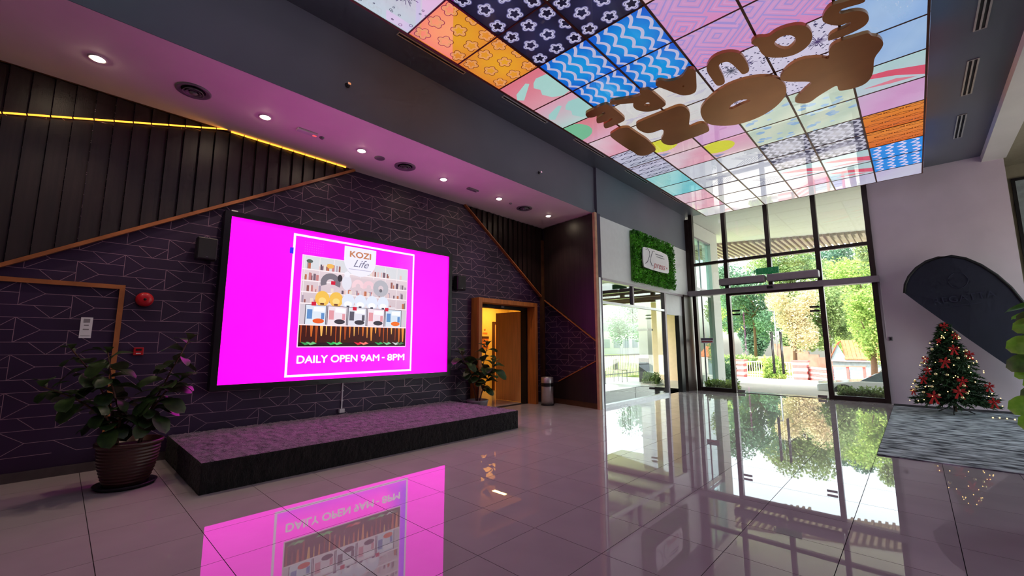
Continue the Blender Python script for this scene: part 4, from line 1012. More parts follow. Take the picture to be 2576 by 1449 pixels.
sc_.tube([(SX+0.185, a, b) for a, b in xs_], 0.007, 6)
sc_.tube([(SX+0.185, a, b) for a, b in [(11.08,3.97),(10.98,3.97),(10.86,3.82),(10.80,3.66),(10.88,3.55),(10.98,3.56)]], 0.007, 6)
link = sc_.build('lettering', 'script_grey', pl_o)
sign_text('press', 0.27, 10.98, 3.60, 'script_pink', 0.0, 0.4, 1.25)
MB().box(SX+0.182, SX+0.186, 11.13, 11.62, 3.90, 3.925).build('small_print', 'script_grey', pl_o)
MB().box(SX+0.182, SX+0.186, 11.2, 11.7, 3.84, 3.858).build('small_print', 'script_grey', pl_o)
MB().sphere((SX+0.184, 11.84, 3.60), 0.03, 8, 6, (0.2,1,1)).build('dot', 'script_pink', pl_o)

# entrance fittings
ex = thing('exit_sign', 'green emergency exit sign hanging above the entrance doors', 'exit sign', (-2.885, 13.72, 3.41))
MB().box(-3.17, -2.60, 13.70, 13.74, 3.42, 3.60).build('panel', 'exit_green', ex)
link_mesh('lettering', text_mesh('lettering', 'KELUAR', 0.17, 'exit_letter', frame_mtx((-2.92, 13.697, 3.51), (1,0,0), (0,0,1)), 0.003, 0.004, 'CENTER', 0, 1.05), ex)
MB().tube([(-2.91, 13.72, 3.42), (-2.91, 13.72, 3.40)], 0.01).build('bracket', 'white_plastic', ex)
MB().box(-2.90, -2.82, 13.738, 13.872, 3.45, 3.55).build('bracket', 'black_plastic', ex)
for x0, x1, lb_ in ((-4.16, -2.94, 'long air curtain unit over the doors, left of the exit sign bracket'), (-2.88, -1.68, 'long air curtain unit over the doors, right of the exit sign bracket')):
    t = thing('air_curtain', lb_, 'air curtain', ((x0+x1)/2, 13.68, 3.17), 'air curtains above the doors')
    MB().box(x0, x1, 13.55, 13.78, 3.185, 3.39).build('case', 'alu_beam', t, 0.03)
    MB().box(x0+0.04, x1-0.04, 13.59, 13.68, 3.172, 3.186).build('outlet', 'slot_dark', t)
    MB().box(x0-0.004, x0+0.012, 13.57, 13.76, 3.20, 3.375).build('end_cap', 'white_plastic', t)
    for bx in ((-4.03, -2.96) if x0 < -4 else (-2.865, -1.70)): MB().box(bx-0.02, bx+0.02, 13.775, 13.872, 3.25, 3.34).build('bracket', 'black_plastic', t)
ds = thing('door_sensor', 'small black motion sensor on the beam above the doors', 'sensor', (-2.86, 13.72, 3.03))
MB().box(-2.93, -2.79, 13.68, 13.75, 3.0, 3.07).build('case', 'black_plastic', ds, 0.012)
MB().box(-2.90, -2.82, 13.672, 13.682, 3.01, 3.03).build('lens', 'speaker_black', ds)
sw = thing('wall_switch', 'small dark switch plate on the mauve wall beside the glazing', 'switch', (-0.42, YG, 1.5))
MB().box(-0.46, -0.385, YG-0.02, YG, 1.50, 1.60).build('plate', 'grey_plastic', sw, 0.004)
MB().box(-0.44, -0.405, YG-0.026, YG-0.018, 1.52, 1.58).build('rocker', 'black_plastic', sw)
MB().box(-0.50, -0.49, YG-0.012, YG, 1.55, 3.0).build('conduit', 'white_plastic', sw)
st = thing('glass_sticker', 'small printed notice stuck on the left side pane of the entrance', 'sticker', (-4.75, YG-0.01, 1.5))
MB().box(-4.93, -4.55, YG-0.010, YG-0.007, 1.46, 1.62).build('sheet', 'sign_white', st)
MB().box(-4.92, -4.56, YG-0.0115, YG-0.0102, 1.555, 1.61).build('print', 'script_grey', st)
MB().box(-4.90, -4.58, YG-0.0115, YG-0.0102, 1.485, 1.525).build('print', 'paper_red', st)

# ================================================================== CARPET, FLAG, TREE, PLANTS
cpt = thing('carpet', 'blue-grey mottled carpet on the floor in front of the christmas tree', 'carpet', (1.5, 10.5, 0))
MB().box(-0.49, 3.6, 7.38, 13.35, 0.0, 0.012).build('pile', 'carpet', cpt)
MB().box(-0.49, 3.6, 13.35, 13.80, 0.0, 0.014).build('dark_band', 'carpet_band', cpt)

fl = thing('feather_flag', 'large navy feather flag leaning against the mauve wall', 'flag', (1.9, 13.2, 0.0))
def flag_pt(a, b): return (a, 13.42-0.04*math.sin(a*2.0), b)
edge = [(-0.07,2.60),(-0.04,2.80),(0.04,2.98),(0.18,3.16),(0.36,3.29),(0.56,3.35),(0.76,3.355),(0.97,3.27),(1.18,3.10),(1.38,2.86),(1.55,2.58),(1.68,2.27),(1.78,1.90),(1.84,1.50),(1.87,1.0),(1.88,0.62)]
low = [(1.72,0.62),(1.52,0.79),(1.2,1.13),(0.85,1.52),(0.45,1.98),(0.15,2.33)]
fm = MB(); ol = edge+low
cen = (0.95, 2.2)
vs = [flag_pt(*cen)]+[flag_pt(*p) for p in ol]
bk2 = [(p[0], p[1]+0.006, p[2]) for p in vs]
n_ = len(vs)
fm.add(vs+bk2, [(0, i, i % (n_-1)+1) for i in range(1, n_)]+[(n_, n_+i % (n_-1)+1, n_+i) for i in range(1, n_)]+[(i, n_+i, n_+i % (n_-1)+1, i % (n_-1)+1) for i in range(1, n_)])
fm.build('sail', 'flag_navy', fl)
MB().tube([flag_pt(*p) for p in edge]+[(1.88, 13.42, 0.05)], [0.028]*len(edge)+[0.016], 8).build('pole_sleeve', 'flag_sleeve', fl)
MB().box(1.70, 2.06, 13.24, 13.60, 0.014, 0.05).build('base', 'black_plastic', fl)
# faint mirrored print showing through the cloth
ex_, ey_ = (0.9925, 0, 0.1225), (-0.1225, 0, 0.9925)
me = text_mesh('print', 'REGATTA', 0.2, 'flag_print', frame_mtx((0.855, 13.374, 2.41), ex_, ey_), 0.003, 0.0, 'CENTER', 0, 1.12)
link_mesh('print', me, fl)
MB().tube([(0.81+0.15*math.cos(t), 13.376, 2.80+0.17*math.sin(t)) for t in [PI*0.6+1.8*PI*i/20 for i in range(21)]], 0.007, 6).build('print', 'flag_print', fl)
MB().bar((0.50, 13.376, 2.22), (1.10, 13.376, 2.29), 0.012, 0.004, (0,-1,0)).build('print', 'flag_print', fl)

# decorated tree
TXc, TYc = 0.47, 12.62
xt = thing('christmas_tree', 'decorated artificial christmas tree with red bows and warm lights', 'christmas tree', (TXc, TYc, 0.014))
MB().tube([(TXc, TYc, 0.06), (TXc, TYc, 1.82)], [0.03, 0.012], 8).build('trunk', 'bark', xt)
for k in range(3):
    a = 2*PI*k/3+0.4
    MB().tube([(TXc, TYc, 0.22), (TXc+0.14*math.cos(a), TYc+0.14*math.sin(a), 0.12), (TXc+0.30*math.cos(a), TYc+0.30*math.sin(a), 0.03)], 0.012).build('stand_leg', 'black_plastic', xt)
rg = random.Random(11); nd = MB(); br = MB()
def trad(z): return 0.66*(1-(z-0.22)/1.72)**0.9+0.02
tips = []
for k in range(330):
    z = 0.24+1.58*(k/330.0)**1.25; a = k*2.399; R_ = trad(z)*rg.uniform(0.78, 1.05)
    p0 = Vector((TXc, TYc, z+0.05)); p1 = Vector((TXc+R_*math.cos(a), TYc+R_*math.sin(a), z-0.10*R_+rg.uniform(-0.03, 0.03)))
    tips.append(p1); dvec = (p1-p0); Ld = dvec.length; dvec.normalize()
    br.tube([p0, p1], [0.006, 0.002], 4, False)
    nn_ = int(24+90*Ld)
    for q in range(nn_):
        t = 0.2+0.8*q/nn_; c = p0+dvec*(Ld*t)
        ndv = (dvec*0.8+Vector((rg.uniform(-1,1), rg.uniform(-1,1), rg.uniform(-0.7,0.9)))).normalized(); ln = rg.uniform(0.05, 0.085)
        sdv = ndv.cross(Vector((rg.uniform(-1,1), rg.uniform(-1,1), rg.uniform(-1,1)))).normalized()*0.011
        nd.add([c-sdv, c+sdv, c+ndv*ln], [(0,1,2)])
br.build('branches', 'bark', xt)['kind'] = 'stuff'
nd.build('needles', 'needle', xt)['kind'] = 'stuff'
def bow(c, s, rot):
    m = MB(); c = Vector(c); toc = (camo.location-c); toc.z = 0; toc.normalize(); sdv = Vector((-toc.y, toc.x, 0)); up = Vector((0,0,1))
    for k, a in enumerate((0.35, -0.2, PI-0.35, PI+0.2, 1.3+rot*0.3)):
        a += 0.25*(rot-0.5); dv = sdv*math.cos(a)+up*math.sin(a); pv = sdv*-math.sin(a)+up*math.cos(a)
        m.add([c, c+dv*s*0.6+pv*s*0.22+toc*s*0.45, c+dv*s*1.05+toc*s*0.15, c+dv*s*0.6-pv*s*0.22+toc*s*0.45], [(0,1,2,3)], None, True)
        m.add([c+toc*0.01, c+dv*s*0.55+pv*s*0.18+toc*s*0.1, c+dv*s*0.95-toc*s*0.02, c+dv*s*0.55-pv*s*0.18+toc*s*0.1], [(0,1,2,3)], None, True)
    m.sphere(c+toc*s*0.15, s*0.2, 8, 5)
    for d in (-0.35, 0.3): m.add([c-sdv*s*0.12, c+sdv*s*0.12, c+sdv*s*(d*1.6+0.24)-up*s*1.5+toc*s*0.25, c+sdv*s*(d*1.6-0.2)-up*s*1.4+toc*s*0.25], [(0,1,2,3)])
    return m.build('bow', 'ribbon', xt)
def tpt(ang, z, k=1.02):
    base = math.atan2(-TYc, -TXc)
    return (TXc+trad(z)*k*math.cos(base+ang), TYc+trad(z)*k*math.sin(base+ang), z)
for ang, z, s in ((0.0,1.80,0.09),(0.9,1.60,0.07),(-0.5,1.50,0.05),(0.35,1.33,0.10),(1.2,1.22,0.09),(-0.15,1.08,0.11),(-1.2,1.12,0.07),(-0.8,0.90,0.08),(-0.9,0.72,0.09),(0.3,0.72,0.10),(0.15,0.52,0.12),(-0.45,0.40,0.13),(1.15,0.62,0.09),(0.95,0.34,0.10),(-1.25,0.45,0.07)):
    bow(tpt(ang, z), s*0.85, rg.uniform(0, 1))
for k in range(24):
    z = 0.35+1.3*rg.random(); p = tpt(rg.uniform(-1.5, 1.5), z, 1.03)
    b_ = MB().sphere(p, 0.026, 10, 7).build('bauble', 'bauble', xt)
for k in range(60):
    z = 0.25+1.45*rg.random()**1.2; p = tpt(rg.uniform(-1.6, 1.6), z, 1.06)
    MB().sphere(p, 0.009, 6, 4).build('fairy_light', 'fairy', xt)
fs_ = thing('fairy_light_string', 'warm fairy lights trailing on the floor right of the christmas tree', 'fairy lights', (1.2, 12.3, 0.014))
pts = [(0.95+0.09*k, 12.35+0.05*math.sin(k*1.3), 0.025) for k in range(9)]
MB().tube(pts, 0.004, 5).build('wire', 'black_plastic', fs_)
for p in pts[::1]: MB().sphere((p[0], p[1], 0.03), 0.012, 6, 4).build('bulb', 'fairy', fs_)

# fiddle-leaf figs
def leaf_mesh(name, m, wide=0.62, fold=0.22, droop=0.25, nu=14, nv=2):
    mb = MB(); vs = []; fs = []
    prof = [0.02, 0.36, 0.50, 0.62, 0.84, 0.98, 0.96, 0.72, 0.0]
    for i in range(nu+1):
        t = i/nu; q = t*8; k = min(int(q), 7); f = q-k; f = f*f*(3-2*f) if 0 < k < 6 else f
        w_ = (prof[k]*(1-f)+prof[k+1]*f)
        if t > 0.86: w_ = prof[7]*math.sqrt(max(0.0, 1-((t-0.86)/0.14)**2))+0.004
        w_ *= wide*0.5; zc = -droop*t*t+0.08*math.sin(PI*t)
        for j in range(-nv, nv+1):
            s_ = j/nv; vs.append((t, w_*s_, zc+fold*abs(s_)*w_+0.022*math.sin(9*t+2*s_)*abs(s_)))
    nw = 2*nv+1
    for i in range(nu):
        for j in range(nw-1): fs.append((i*nw+j, (i+1)*nw+j, (i+1)*nw+j+1, i*nw+j+1))
    mb.add(vs, fs, None, True); return mb.mesh(name, m)
LM = [leaf_mesh('leaf', 'fig_leaf', 0.62, 0.25, 0.25), leaf_mesh('leaf', 'fig_leaf', 0.70, 0.15, 0.45)]
LB = [leaf_mesh('leaf', 'fig_leaf_bright', 0.66, 0.2, 0.2), leaf_mesh('leaf', 'fig_leaf_mid', 0.66, 0.2, 0.35)]
def put_leaf(root, meshes, base, dv, size, roll, rg):
    dv = Vector(dv).normalized(); q = dv.to_track_quat('X', 'Z').to_matrix().to_4x4()
    o = bpy.data.objects.new('leaf', rg.choice(meshes)); COL.objects.link(o); o.parent = root
    o.matrix_basis = Matrix.Translation(Vector(base)-Vector(root['wl'])) @ q @ Matrix.Rotation(roll, 4, 'X') @ Matrix.Diagonal((size, size, size, 1))
    return o
def fig(root, stems, meshes, rg, size=(0.17, 0.26), per=13, start=0.3, m='bark', droop=0.0, r0_=0.013):
    for pts in stems:
        pts = [Vector(p) for p in pts]
        MB().tube(pts, [r0_*(1-0.6*i/(len(pts)-1)) for i in range(len(pts))], 7).build('stem', m, root)
        n = per; tot = len(pts)-1
        for k in range(n):
            t = start+(1-start)*(k+0.5)/n; f_ = t*tot; i = min(int(f_), tot-1); p = pts[i].lerp(pts[i+1], f_-i)
            a = k*2.4+rg.uniform(-0.4, 0.4); up = 0.9 if k > n-4 else rg.uniform(-0.25, 0.5)-droop
            sz = rg.uniform(*size)*(0.75 if k > n-4 else 1.0)
            put_leaf(root, meshes, p, (math.cos(a), math.sin(a), up), sz, rg.uniform(-0.5, 0.5), rg)
def ribbed_pot(root, x, y, rb, rt_, h, m, ribs=11):
    pr = [(0.0, 0.0), (rb, 0.0)]
    for k in range(ribs+1):
        t = k/ribs; z = 0.03+t*(h-0.08); r_ = rb+(rt_-0.02-rb)*math.sin(t*PI/2)**0.9
        pr += [(r_, z), (r_+0.007, z+0.008), (r_+0.007, z+0.016), (r_, z+0.022)]
    pr += [(rt_-0.01, h-0.045), (rt_+0.005, h-0.035), (rt_+0.008, h-0.008), (rt_, h), (rt_-0.02, h), (rt_-0.03, h-0.06), (0, h-0.06)]
    MB().lathe(pr, (x, y, 0.02), 40).build('pot', m, root)
rg = random.Random(21)
px, py = -6.02, 0.60
p1 = thing('potted_fig', 'dark potted fiddle-leaf fig in a ribbed brown pot left of the platform', 'potted plant', (px, py, 0))
MB().lathe([(0, 0), (0.22, 0), (0.255, 0.035), (0.245, 0.04), (0.21, 0.02), (0, 0.02)], (px, py, 0), 32).build('saucer', 'tray', p1)
ribbed_pot(p1, px, py, 0.185, 0.27, 0.43, 'pot_brown')
MB().lathe([(0, 0.40), (0.24, 0.395)], (px, py, 0), 24).build('soil', 'soil', p1)
MB().tube([(px+0.0, py-0.14, 0.36), (px-0.02, py-0.13, 0.66)], 0.024, 8).build('stake', 'stake', p1)
fig(p1, [[(px, py-0.12, 0.38), (px-0.05, py-0.16, 0.75), (px-0.1, py-0.32, 1.1), (px-0.1, py-0.52, 1.40)],
         [(px+0.02, py-0.10, 0.38), (px+0.02, py-0.1, 0.7), (px, py-0.2, 1.05), (px-0.02, py-0.25, 1.36)],
         [(px, py+0.08, 0.38), (px+0.02, py+0.14, 0.75), (px, py+0.28, 1.15), (px, py+0.42, 1.50)],
         [(px+0.04, py+0.06, 0.38), (px+0.06, py+0.12, 0.7), (px+0.08, py+0.25, 0.95), (px+0.1, py+0.38, 1.05)],
         [(px+0.03, py-0.08, 0.38), (px+0.08, py-0.2, 0.7), (px+0.1, py-0.45, 0.92), (px+0.1, py-0.68, 1.05)]], LM, rg, (0.17, 0.27), 22, 0.2, droop=0.15)
px, py = -6.56, 5.93
p2 = thing('potted_fig', 'leafy potted fig in a grey pot in front of the doorway frame', 'potted plant', (px, py, 0))
MB().lathe([(0, 0), (0.17, 0), (0.21, 0.28), (0.225, 0.31), (0.215, 0.32), (0.19, 0.30), (0, 0.28)], (px, py, 0), 32).build('pot', 'grey_plastic', p2)
MB().lathe([(0, 0.285), (0.185, 0.285)], (px, py, 0), 24).build('soil', 'soil', p2)
fig(p2, [[(px, py, 0.28), (px+0.02, py+0.02, 0.7), (px+0.1, py+0.1, 1.15), (px+0.12, py+0.16, 1.45)],
         [(px, py-0.03, 0.28), (px-0.05, py-0.1, 0.7), (px-0.1, py-0.25, 1.05), (px-0.1, py-0.36, 1.25)],
         [(px+0.05, py, 0.28), (px+0.1, py+0.08, 0.6), (px+0.2, py+0.2, 0.9), (px+0.24, py+0.24, 1.05)]], LM, rg, (0.24, 0.33), 15, 0.25)
px, py = 0.80, 5.35
p3 = thing('potted_fig', 'bright green potted fig cut off by the right edge of the picture', 'potted plant', (px, py, 0))
MB().lathe([(0, 0), (0.17, 0), (0.22, 0.36), (0.235, 0.38), (0.20, 0.36), (0, 0.34)], (px, py, 0), 32).build('pot', 'white_plastic', p3)
MB().lathe([(0, 0.345), (0.2, 0.345)], (px, py, 0), 24).build('soil', 'soil', p3)
MB().tube([(px, py, 0.34), (px-0.01, py, 0.9), (px+0.01, py+0.02, 1.4), (px, py, 1.75)], [0.016, 0.014, 0.011, 0.007], 7).build('stem', 'bark', p3)
for tx, tz, ln, br_, ro_ in ((0.59,1.55,0.21,1,-1.2), (0.63,1.47,0.18,0,-1.0), (0.54,1.40,0.24,1,-1.3), (0.53,1.26,0.24,0,-1.2), (0.56,1.18,0.20,1,-0.9), (0.62,1.62,0.18,0,-1.2),
                             (0.58,1.03,0.16,0,-1.0), (0.50,0.92,0.26,1,-1.2), (0.54,0.80,0.24,1,-1.1), (0.62,0.70,0.22,0,-1.0), (0.60,1.10,0.2,1,-1.3)):
    b0 = Vector((tx+ln, py, tz+0.03)); o = put_leaf(p3, [LB[1-br_]], b0, (-1, -0.12, -0.12), ln, ro_, rg)
    MB().tube([(px, py, tz+0.02), tuple(b0)], 0.004, 5).build('leaf_stalk', 'bark', p3)
for k in range(12):
    a = -0.9+k*0.35; put_leaf(p3, LB, (px+0.02, py, 0.7+0.09*k), (math.cos(a), math.sin(a), 0.3), 0.24, 0.2, rg)

# ================================================================== OUTSIDE
def gz(x, y): return -0.13 if y < 17 else -0.13-0.045*(y-17) if y < 40 else -0.13-0.045*23
gm = MB(); vs = []; fs = []; NX, NY = 40, 56
xs_ = [-60+2.5*i for i in range(NX+1)]; yr = [14.1+1.6*j for j in range(NY+1)]
for y in yr:
    for x in xs_: vs.append((x, y, gz(x, y)))
for j in range(NY):
    for i in range(NX): fs.append((j*(NX+1)+i, j*(NX+1)+i+1, (j+1)*(NX+1)+i+1, (j+1)*(NX+1)+i))
gm.add(vs, fs); g_ = gm.build('ground_driveway', 'concrete'); struct(g_)
struct(MB().box(4.75, 40, -30, 14.1, -0.25, -0.13).build('ground_forecourt', 'concrete'))
lw = MB().box(-60, -10.05, 8.0, 60, -0.25, -0.06); struct(lw.build('ground_lawn', 'grass'))
lw = MB().box(-16, -7.2, 36.5, 60, -1.4, -0.75); struct(lw.build('ground_verge', 'grass'))
# canopy over the entrance
cn = thing('entrance_canopy', 'white canopy soffit with a slatted outer edge above the entrance', 'canopy', (-3, 18, 5.6))
MB().prism([(-14, YG+0.1, 5.72), (6, YG+0.1, 5.72), (6, 23.2, 5.72), (-14, 16.0, 5.72)], (0, 0, 0.2)).build('soffit', 'ext_white', cn)
k = 0
x = -9.5
while x < 5.5:
    yb = 16.0+(x+14)*0.36
    MB().box(x, x+0.09, yb, yb+2.9 if x > -4 else yb+3.6, 5.62, 5.76).build('slat', 'ext_slat', cn); x += 0.21
MB().prism([(-14, 16.0, 6.0), (6, 23.2, 6.0), (6, 27, 6.0), (-14, 20, 6.0)], (0, 0, 0.1)).build('roof_deck', 'ext_slat', cn)
for px_ in (5.2, -12.5): MB().tube([(px_, 18.5, gz(0,18.5)), (px_, 18.5, 5.72)], 0.18, 14).build('column', 'ext_white', cn)
# outer wall of the shop with tall teal windows
ew = MB().box(-5.62, -5.32, YG+0.12, 14.75, -0.15, 5.7).box(-5.62, -5.32, 16.6, 17.4, -0.15, 5.7).box(-5.62, -5.32, 14.75, 16.6, 5.2, 5.7).box(-5.62, -5.32, 14.75, 16.6, -0.15, 0.1)
wx = struct(ew.build('wall_exterior', 'ext_white'))
w4 = bpy.data.objects.new('window_4', None); COL.objects.link(w4); w4.location = (-5.45, 15.7, 0); w4['wl'] = (-5.45, 15.7, 0); struct(w4, 'tall teal-tinted window in the white outer wall beside the entrance')
part('pane', 'teal_glass', w4, -5.43, -5.42, 14.75, 15.66, 0.1, 5.2); part('pane', 'teal_glass', w4, -5.43, -5.42, 15.7, 16.6, 0.1, 5.2)
part('frame', 'alu_beam', w4, -5.45, -5.40, 15.66, 15.70, 0.1, 5.2); part('frame', 'alu_beam', w4, -5.45, -5.40, 14.75, 16.6, 3.35, 3.42); part('frame', 'alu_beam', w4, -5.45, -5.34, 14.75, 16.6, 5.16, 5.2)
# planters behind the side panes
def hedge(name, label, x0, x1, y0, y1, z0, z1, m, n, rg, size=0.06, kerb='concrete'):
    t = thing(name, label, 'planting', ((x0+x1)/2, (y0+y1)/2, z0))
    mb = MB()
    for k in range(n):
        hh = z0+(z1-z0)*rg.random()*(0.65+0.35*math.sin(9*(x0+k*0.01)))
        c = Vector((rg.uniform(x0, x1), rg.uniform(y0, y1), hh)); d = Vector((rg.uniform(-1,1), rg.uniform(-1,1), rg.uniform(0,1.4))).normalized()
        sdv = d.cross(Vector((rg.uniform(-1,1), rg.uniform(-1,1), rg.uniform(-1,1)))).normalized(); L_ = rg.uniform(0.6, 1.4)*size
        mb.add([c, c+d*L_*0.5+sdv*L_*0.25, c+d*L_, c+d*L_*0.5-sdv*L_*0.25], [(0,1,2,3)])
    mb.build('foliage', m, t)['kind'] = 'stuff'
    MB().box(x0-0.04, x1+0.04, y0-0.04, y1+0.04, min(z0, -0.12), z0+0.03).build('planter', kerb, t)
    return t
rg = random.Random(33)
hedge('low_hedge', 'low green planting behind the left side pane of the entrance', -5.0, -4.1, 14.3, 14.7, 0.0, 0.28, 'tree_leaf_d', 1500, rg, 0.09)
hedge('low_hedge', 'low green planting behind the right side pane of the entrance', -1.6, -0.3, 14.3, 14.7, 0.0, 0.30, 'tree_leaf_a', 1700, rg, 0.09)
# gate pillars, walls, gate, house
def pillar(x0, x1, y, z0, z1, label):
    t = thing('gate_pillar', label, 'pillar', ((x0+x1)/2, y, z0), 'gate pillars'); n = 6; hh = (z1-z0)/n
    for k in range(n):
        MB().box(x0+(0.0 if k % 2 else 0.03), x1-(0.0 if k % 2 else 0.03), y-0.4, y+0.4, z0+k*hh, z0+(k+1)*hh).build('course', 'brick_pink' if k % 2 == 0 else 'band_white', t)
    MB().box(x0-0.06, x1+0.06, y-0.46, y+0.46, z1, z1+0.08).build('cap', 'brick_pink', t)
pillar(-9.68, -9.02, 34, gz(0,34)-0.02, 0.25, 'banded brick pillar at the left side of the gate outside')
pillar(-5.89, -5.10, 33, gz(0,33)-0.02, 0.30, 'banded brick pillar at the right side of the gate outside')
pw = thing('banded_wall', 'pink and white banded garden wall beside the right gate pillar', 'wall', (-4.5, 32, gz(0,32)))
for k in range(6):
    z0 = gz(0,32)-0.05+0.145*k
    MB().prism([(-5.1, 33, z0), (-3.6, 31, z0), (-3.6, 31.25, z0), (-5.1, 33.25, z0)], (0, 0, 0.125)).build('course', 'brick_pink' if k % 2 == 0 else 'band_white', pw)
bw_ = thing('slatted_wall', 'pale blue slatted low wall in front of the tiled house', 'wall', (-2.9, 31, gz(0,31)))
for k in range(5): MB().box(-3.61, -2.2, 30.95, 31.05, gz(0,31)-0.05+0.16*k, gz(0,31)+0.08+0.16*k).build('slat', 'slat_blue', bw_)
for x in (-3.66, -2.93, -2.2): MB().box(x-0.06, x+0.06, 30.9, 31.1, gz(0,31)-0.1, 0.14).build('post', 'brick_pink', bw_)
MB().box(-3.75, -2.1, 30.85, 31.15, 0.14, 0.20).build('coping', 'stone_pink', bw_)
gt = thing('sliding_gate', 'pale sliding gate across the driveway', 'gate', (-8.6, 36, gz(0,36)))
for k in range(22): MB().box(-9.6+0.16*k, -9.55+0.16*k, 35.97, 36.03, gz(0,36), 0.1).build('bar', 'band_white', gt)
MB().box(-9.62, -6.1, 35.96, 36.04, 0.1, 0.16).build('rail', 'band_white', gt); MB().box(-9.62, -6.1, 35.96, 36.04, gz(0,36)+0.1, gz(0,36)+0.18).build('rail', 'band_white', gt)
sw_ = thing('retaining_wall', 'stepped pinkish stone retaining wall beyond the gate', 'wall', (-7, 44, -1.2))
for k in range(7): MB().box(-9.6+0.75*k, -8.86+0.75*k, 45-0.5*k, 45.4-0.5*k, -1.3, 1.45-0.22*k).build('block', 'stone_pink', sw_)
hs = thing('tiled_house', 'small gatehouse with orange tiled roof and grey gable', 'house', (-2.6, 38, -1.2))
MB().box(-4.2, 1.5, 36.2, 40, -1.2, 0.4).build('walls', 'gable_grey', hs)
MB().prism([(-4.26, 36.15, 0.35), (-3.38, 36.15, 0.35), (-3.84, 36.15, 1.42)], (0, 0.08, 0)).build('gable', 'gable_grey', hs)
rf = MB()
for k in range(26):
    x0 = -3.84+0.22*k
    rf.prism([(x0, 38.2, 1.62), (x0+0.2, 38.2, 1.62), (x0+0.2+0.35, 36.0, 0.40), (x0+0.35, 36.0, 0.40)], (0, 0, 0.07))
rf.build('roof_tiles', 'roof_tile', hs)
MB().prism([(-3.84, 36.05, 1.44), (-3.84, 38.2, 1.62), (-4.4, 37.2, 0.45), (-4.34, 36.05, 0.40)], (0, 0, 0.06)).build('roof_slope', 'roof_tile', hs)
MB().box(-4.3, 1.6, 36.0, 36.15, 0.28, 0.36).build('eave', 'band_white', hs)
# parked car
cr = thing('parked_car', 'white car parked outside the right side pane', 'car', (-1.0, 19.2, gz(0,19)))
cz = gz(0, 19.2)-0.28
body = [(-2.1,0.30),(-2.1,0.55),(-1.3,0.66),(-0.9,0.70),(-0.35,1.0),(0.6,1.05),(1.3,0.78),(2.0,0.70),(2.1,0.35)]
cm = MB()
def carp(a, s, b): return (-0.55+a, 19.2+s, cz+b)
cm.prism([carp(a, -0.8, min(b, 0.72)) for a, b in body if b < 0.9]+[], (0, 1.6, 0)); cm.build('body', 'car_white', cr, 0.05)
MB().prism([carp(-0.95, -0.7, 0.68), carp(-0.35, -0.6, 1.02), carp(0.6, -0.6, 1.06), carp(1.35, -0.7, 0.72)], (0, 1.35, 0)).build('cabin_glass', 'car_glass', cr)
MB().prism([carp(-0.40, -0.63, 1.02), carp(0.62, -0.63, 1.06), carp(0.58, -0.63, 1.10), carp(-0.32, -0.63, 1.07)], (0, 1.28, 0)).build('roof', 'car_white', cr)
for a in (-1.35, 1.35):
    for s in (-0.82, 0.66): MB().lathe([(0, 0), (0.3, 0), (0.3, 0.16), (0, 0.16)], carp(a, s, 0.28), 18, 'y').build('wheel', 'tyre', cr)
lwl = tag(MB().box(-3.1, 3.0, 22.0, 22.25, gz(0,22)-0.02, -0.09).build('low_wall', 'ext_white'), 'low white kerb wall behind the parked car', 'wall')
lp = thing('lamp_post', 'slender street lamp post beyond the glass doors', 'lamp post', (-6.95, 34, gz(0,34)))
MB().tube([(-6.95, 34, gz(0,34)), (-6.95, 34, 3.7)], 0.05, 8).build('post', 'rail', lp); MB().tube([(-6.95, 34, 3.65), (-7.3, 33.7, 3.8)], 0.04, 6).build('arm', 'rail', lp)
# trees
def tree(name, label, x, y, h, cz_, rx, rz, n, m, rg, leaf=0.32):
    t = thing(name, label, 'tree', (x, y, gz(x, y)), 'trees outside the entrance')
    tr_ = MB().tube([(x, y, gz(x, y)-0.1), (x+0.1, y, cz_*0.5), (x, y+0.1, cz_+rz*0.4)], [0.16, 0.12, 0.05], 8)
    for k in range(6):
        a = k*1.05; tr_.tube([(x, y, cz_-rz*0.4), (x+rx*0.6*math.cos(a), y+rx*0.5*math.sin(a), cz_+rz*0.2*math.sin(k*2.0))], [0.06, 0.015], 5)
    tr_.build('trunk', 'bark', t); mb = MB()
    cl = [(rg.uniform(-0.75, 0.75)*rx, rg.uniform(-0.7, 0.7)*rx, rg.uniform(-0.8, 0.8)*rz, rg.uniform(0.25, 0.5)) for _ in range(26)]
    for k in range(n):
        ax_, ay_, az_, ar = rg.choice(cl); v = Vector((rg.gauss(0,1), rg.gauss(0,1), rg.gauss(0,1))).normalized()*(rg.random()**0.35)
        c = Vector((x+ax_+v.x*ar*rx, y+ay_+v.y*ar*rx, cz_+az_+v.z*ar*rz))
        d = Vector((rg.uniform(-1,1), rg.uniform(-1,1), rg.uniform(-0.8,0.6))).normalized(); sdv = d.cross(Vector((rg.uniform(-1,1), rg.uniform(-1,1), rg.uniform(-1,1)))).normalized()
        L_ = 0.68*leaf*rg.uniform(0.6, 1.3); mb.add([c-d*L_*0.5, c+sdv*L_*0.3, c+d*L_*0.5, c-sdv*L_*0.3], [(0,1,2,3)])
    mb.build('crown', m, t)['kind'] = 'stuff'
rg = random.Random(44)
tree('shade_tree', 'dark blue-green tree behind the left door leaf', -11.5, 47, 9, 5.55, 3.4, 3.6, 16000, 'tree_leaf_b', rg, 0.34)
tree('flowering_tree', 'pale cream flowering tree seen through the middle of the doors', -6.73, 38.2, 7, 3.4, 1.8, 2.2, 14000, 'tree_leaf_c', rg, 0.22)
tree('shade_tree', 'mid green tree behind the right door leaf', -5.2, 43.4, 8, 4.0, 2.0, 2.8, 14000, 'tree_leaf_a', rg)
tree('shade_tree', 'bright yellow-green tree behind the right side pane', -3.17, 50.5, 9, 5.3, 2.8, 4.0, 16000, 'tree_leaf_d', rg, 0.36)
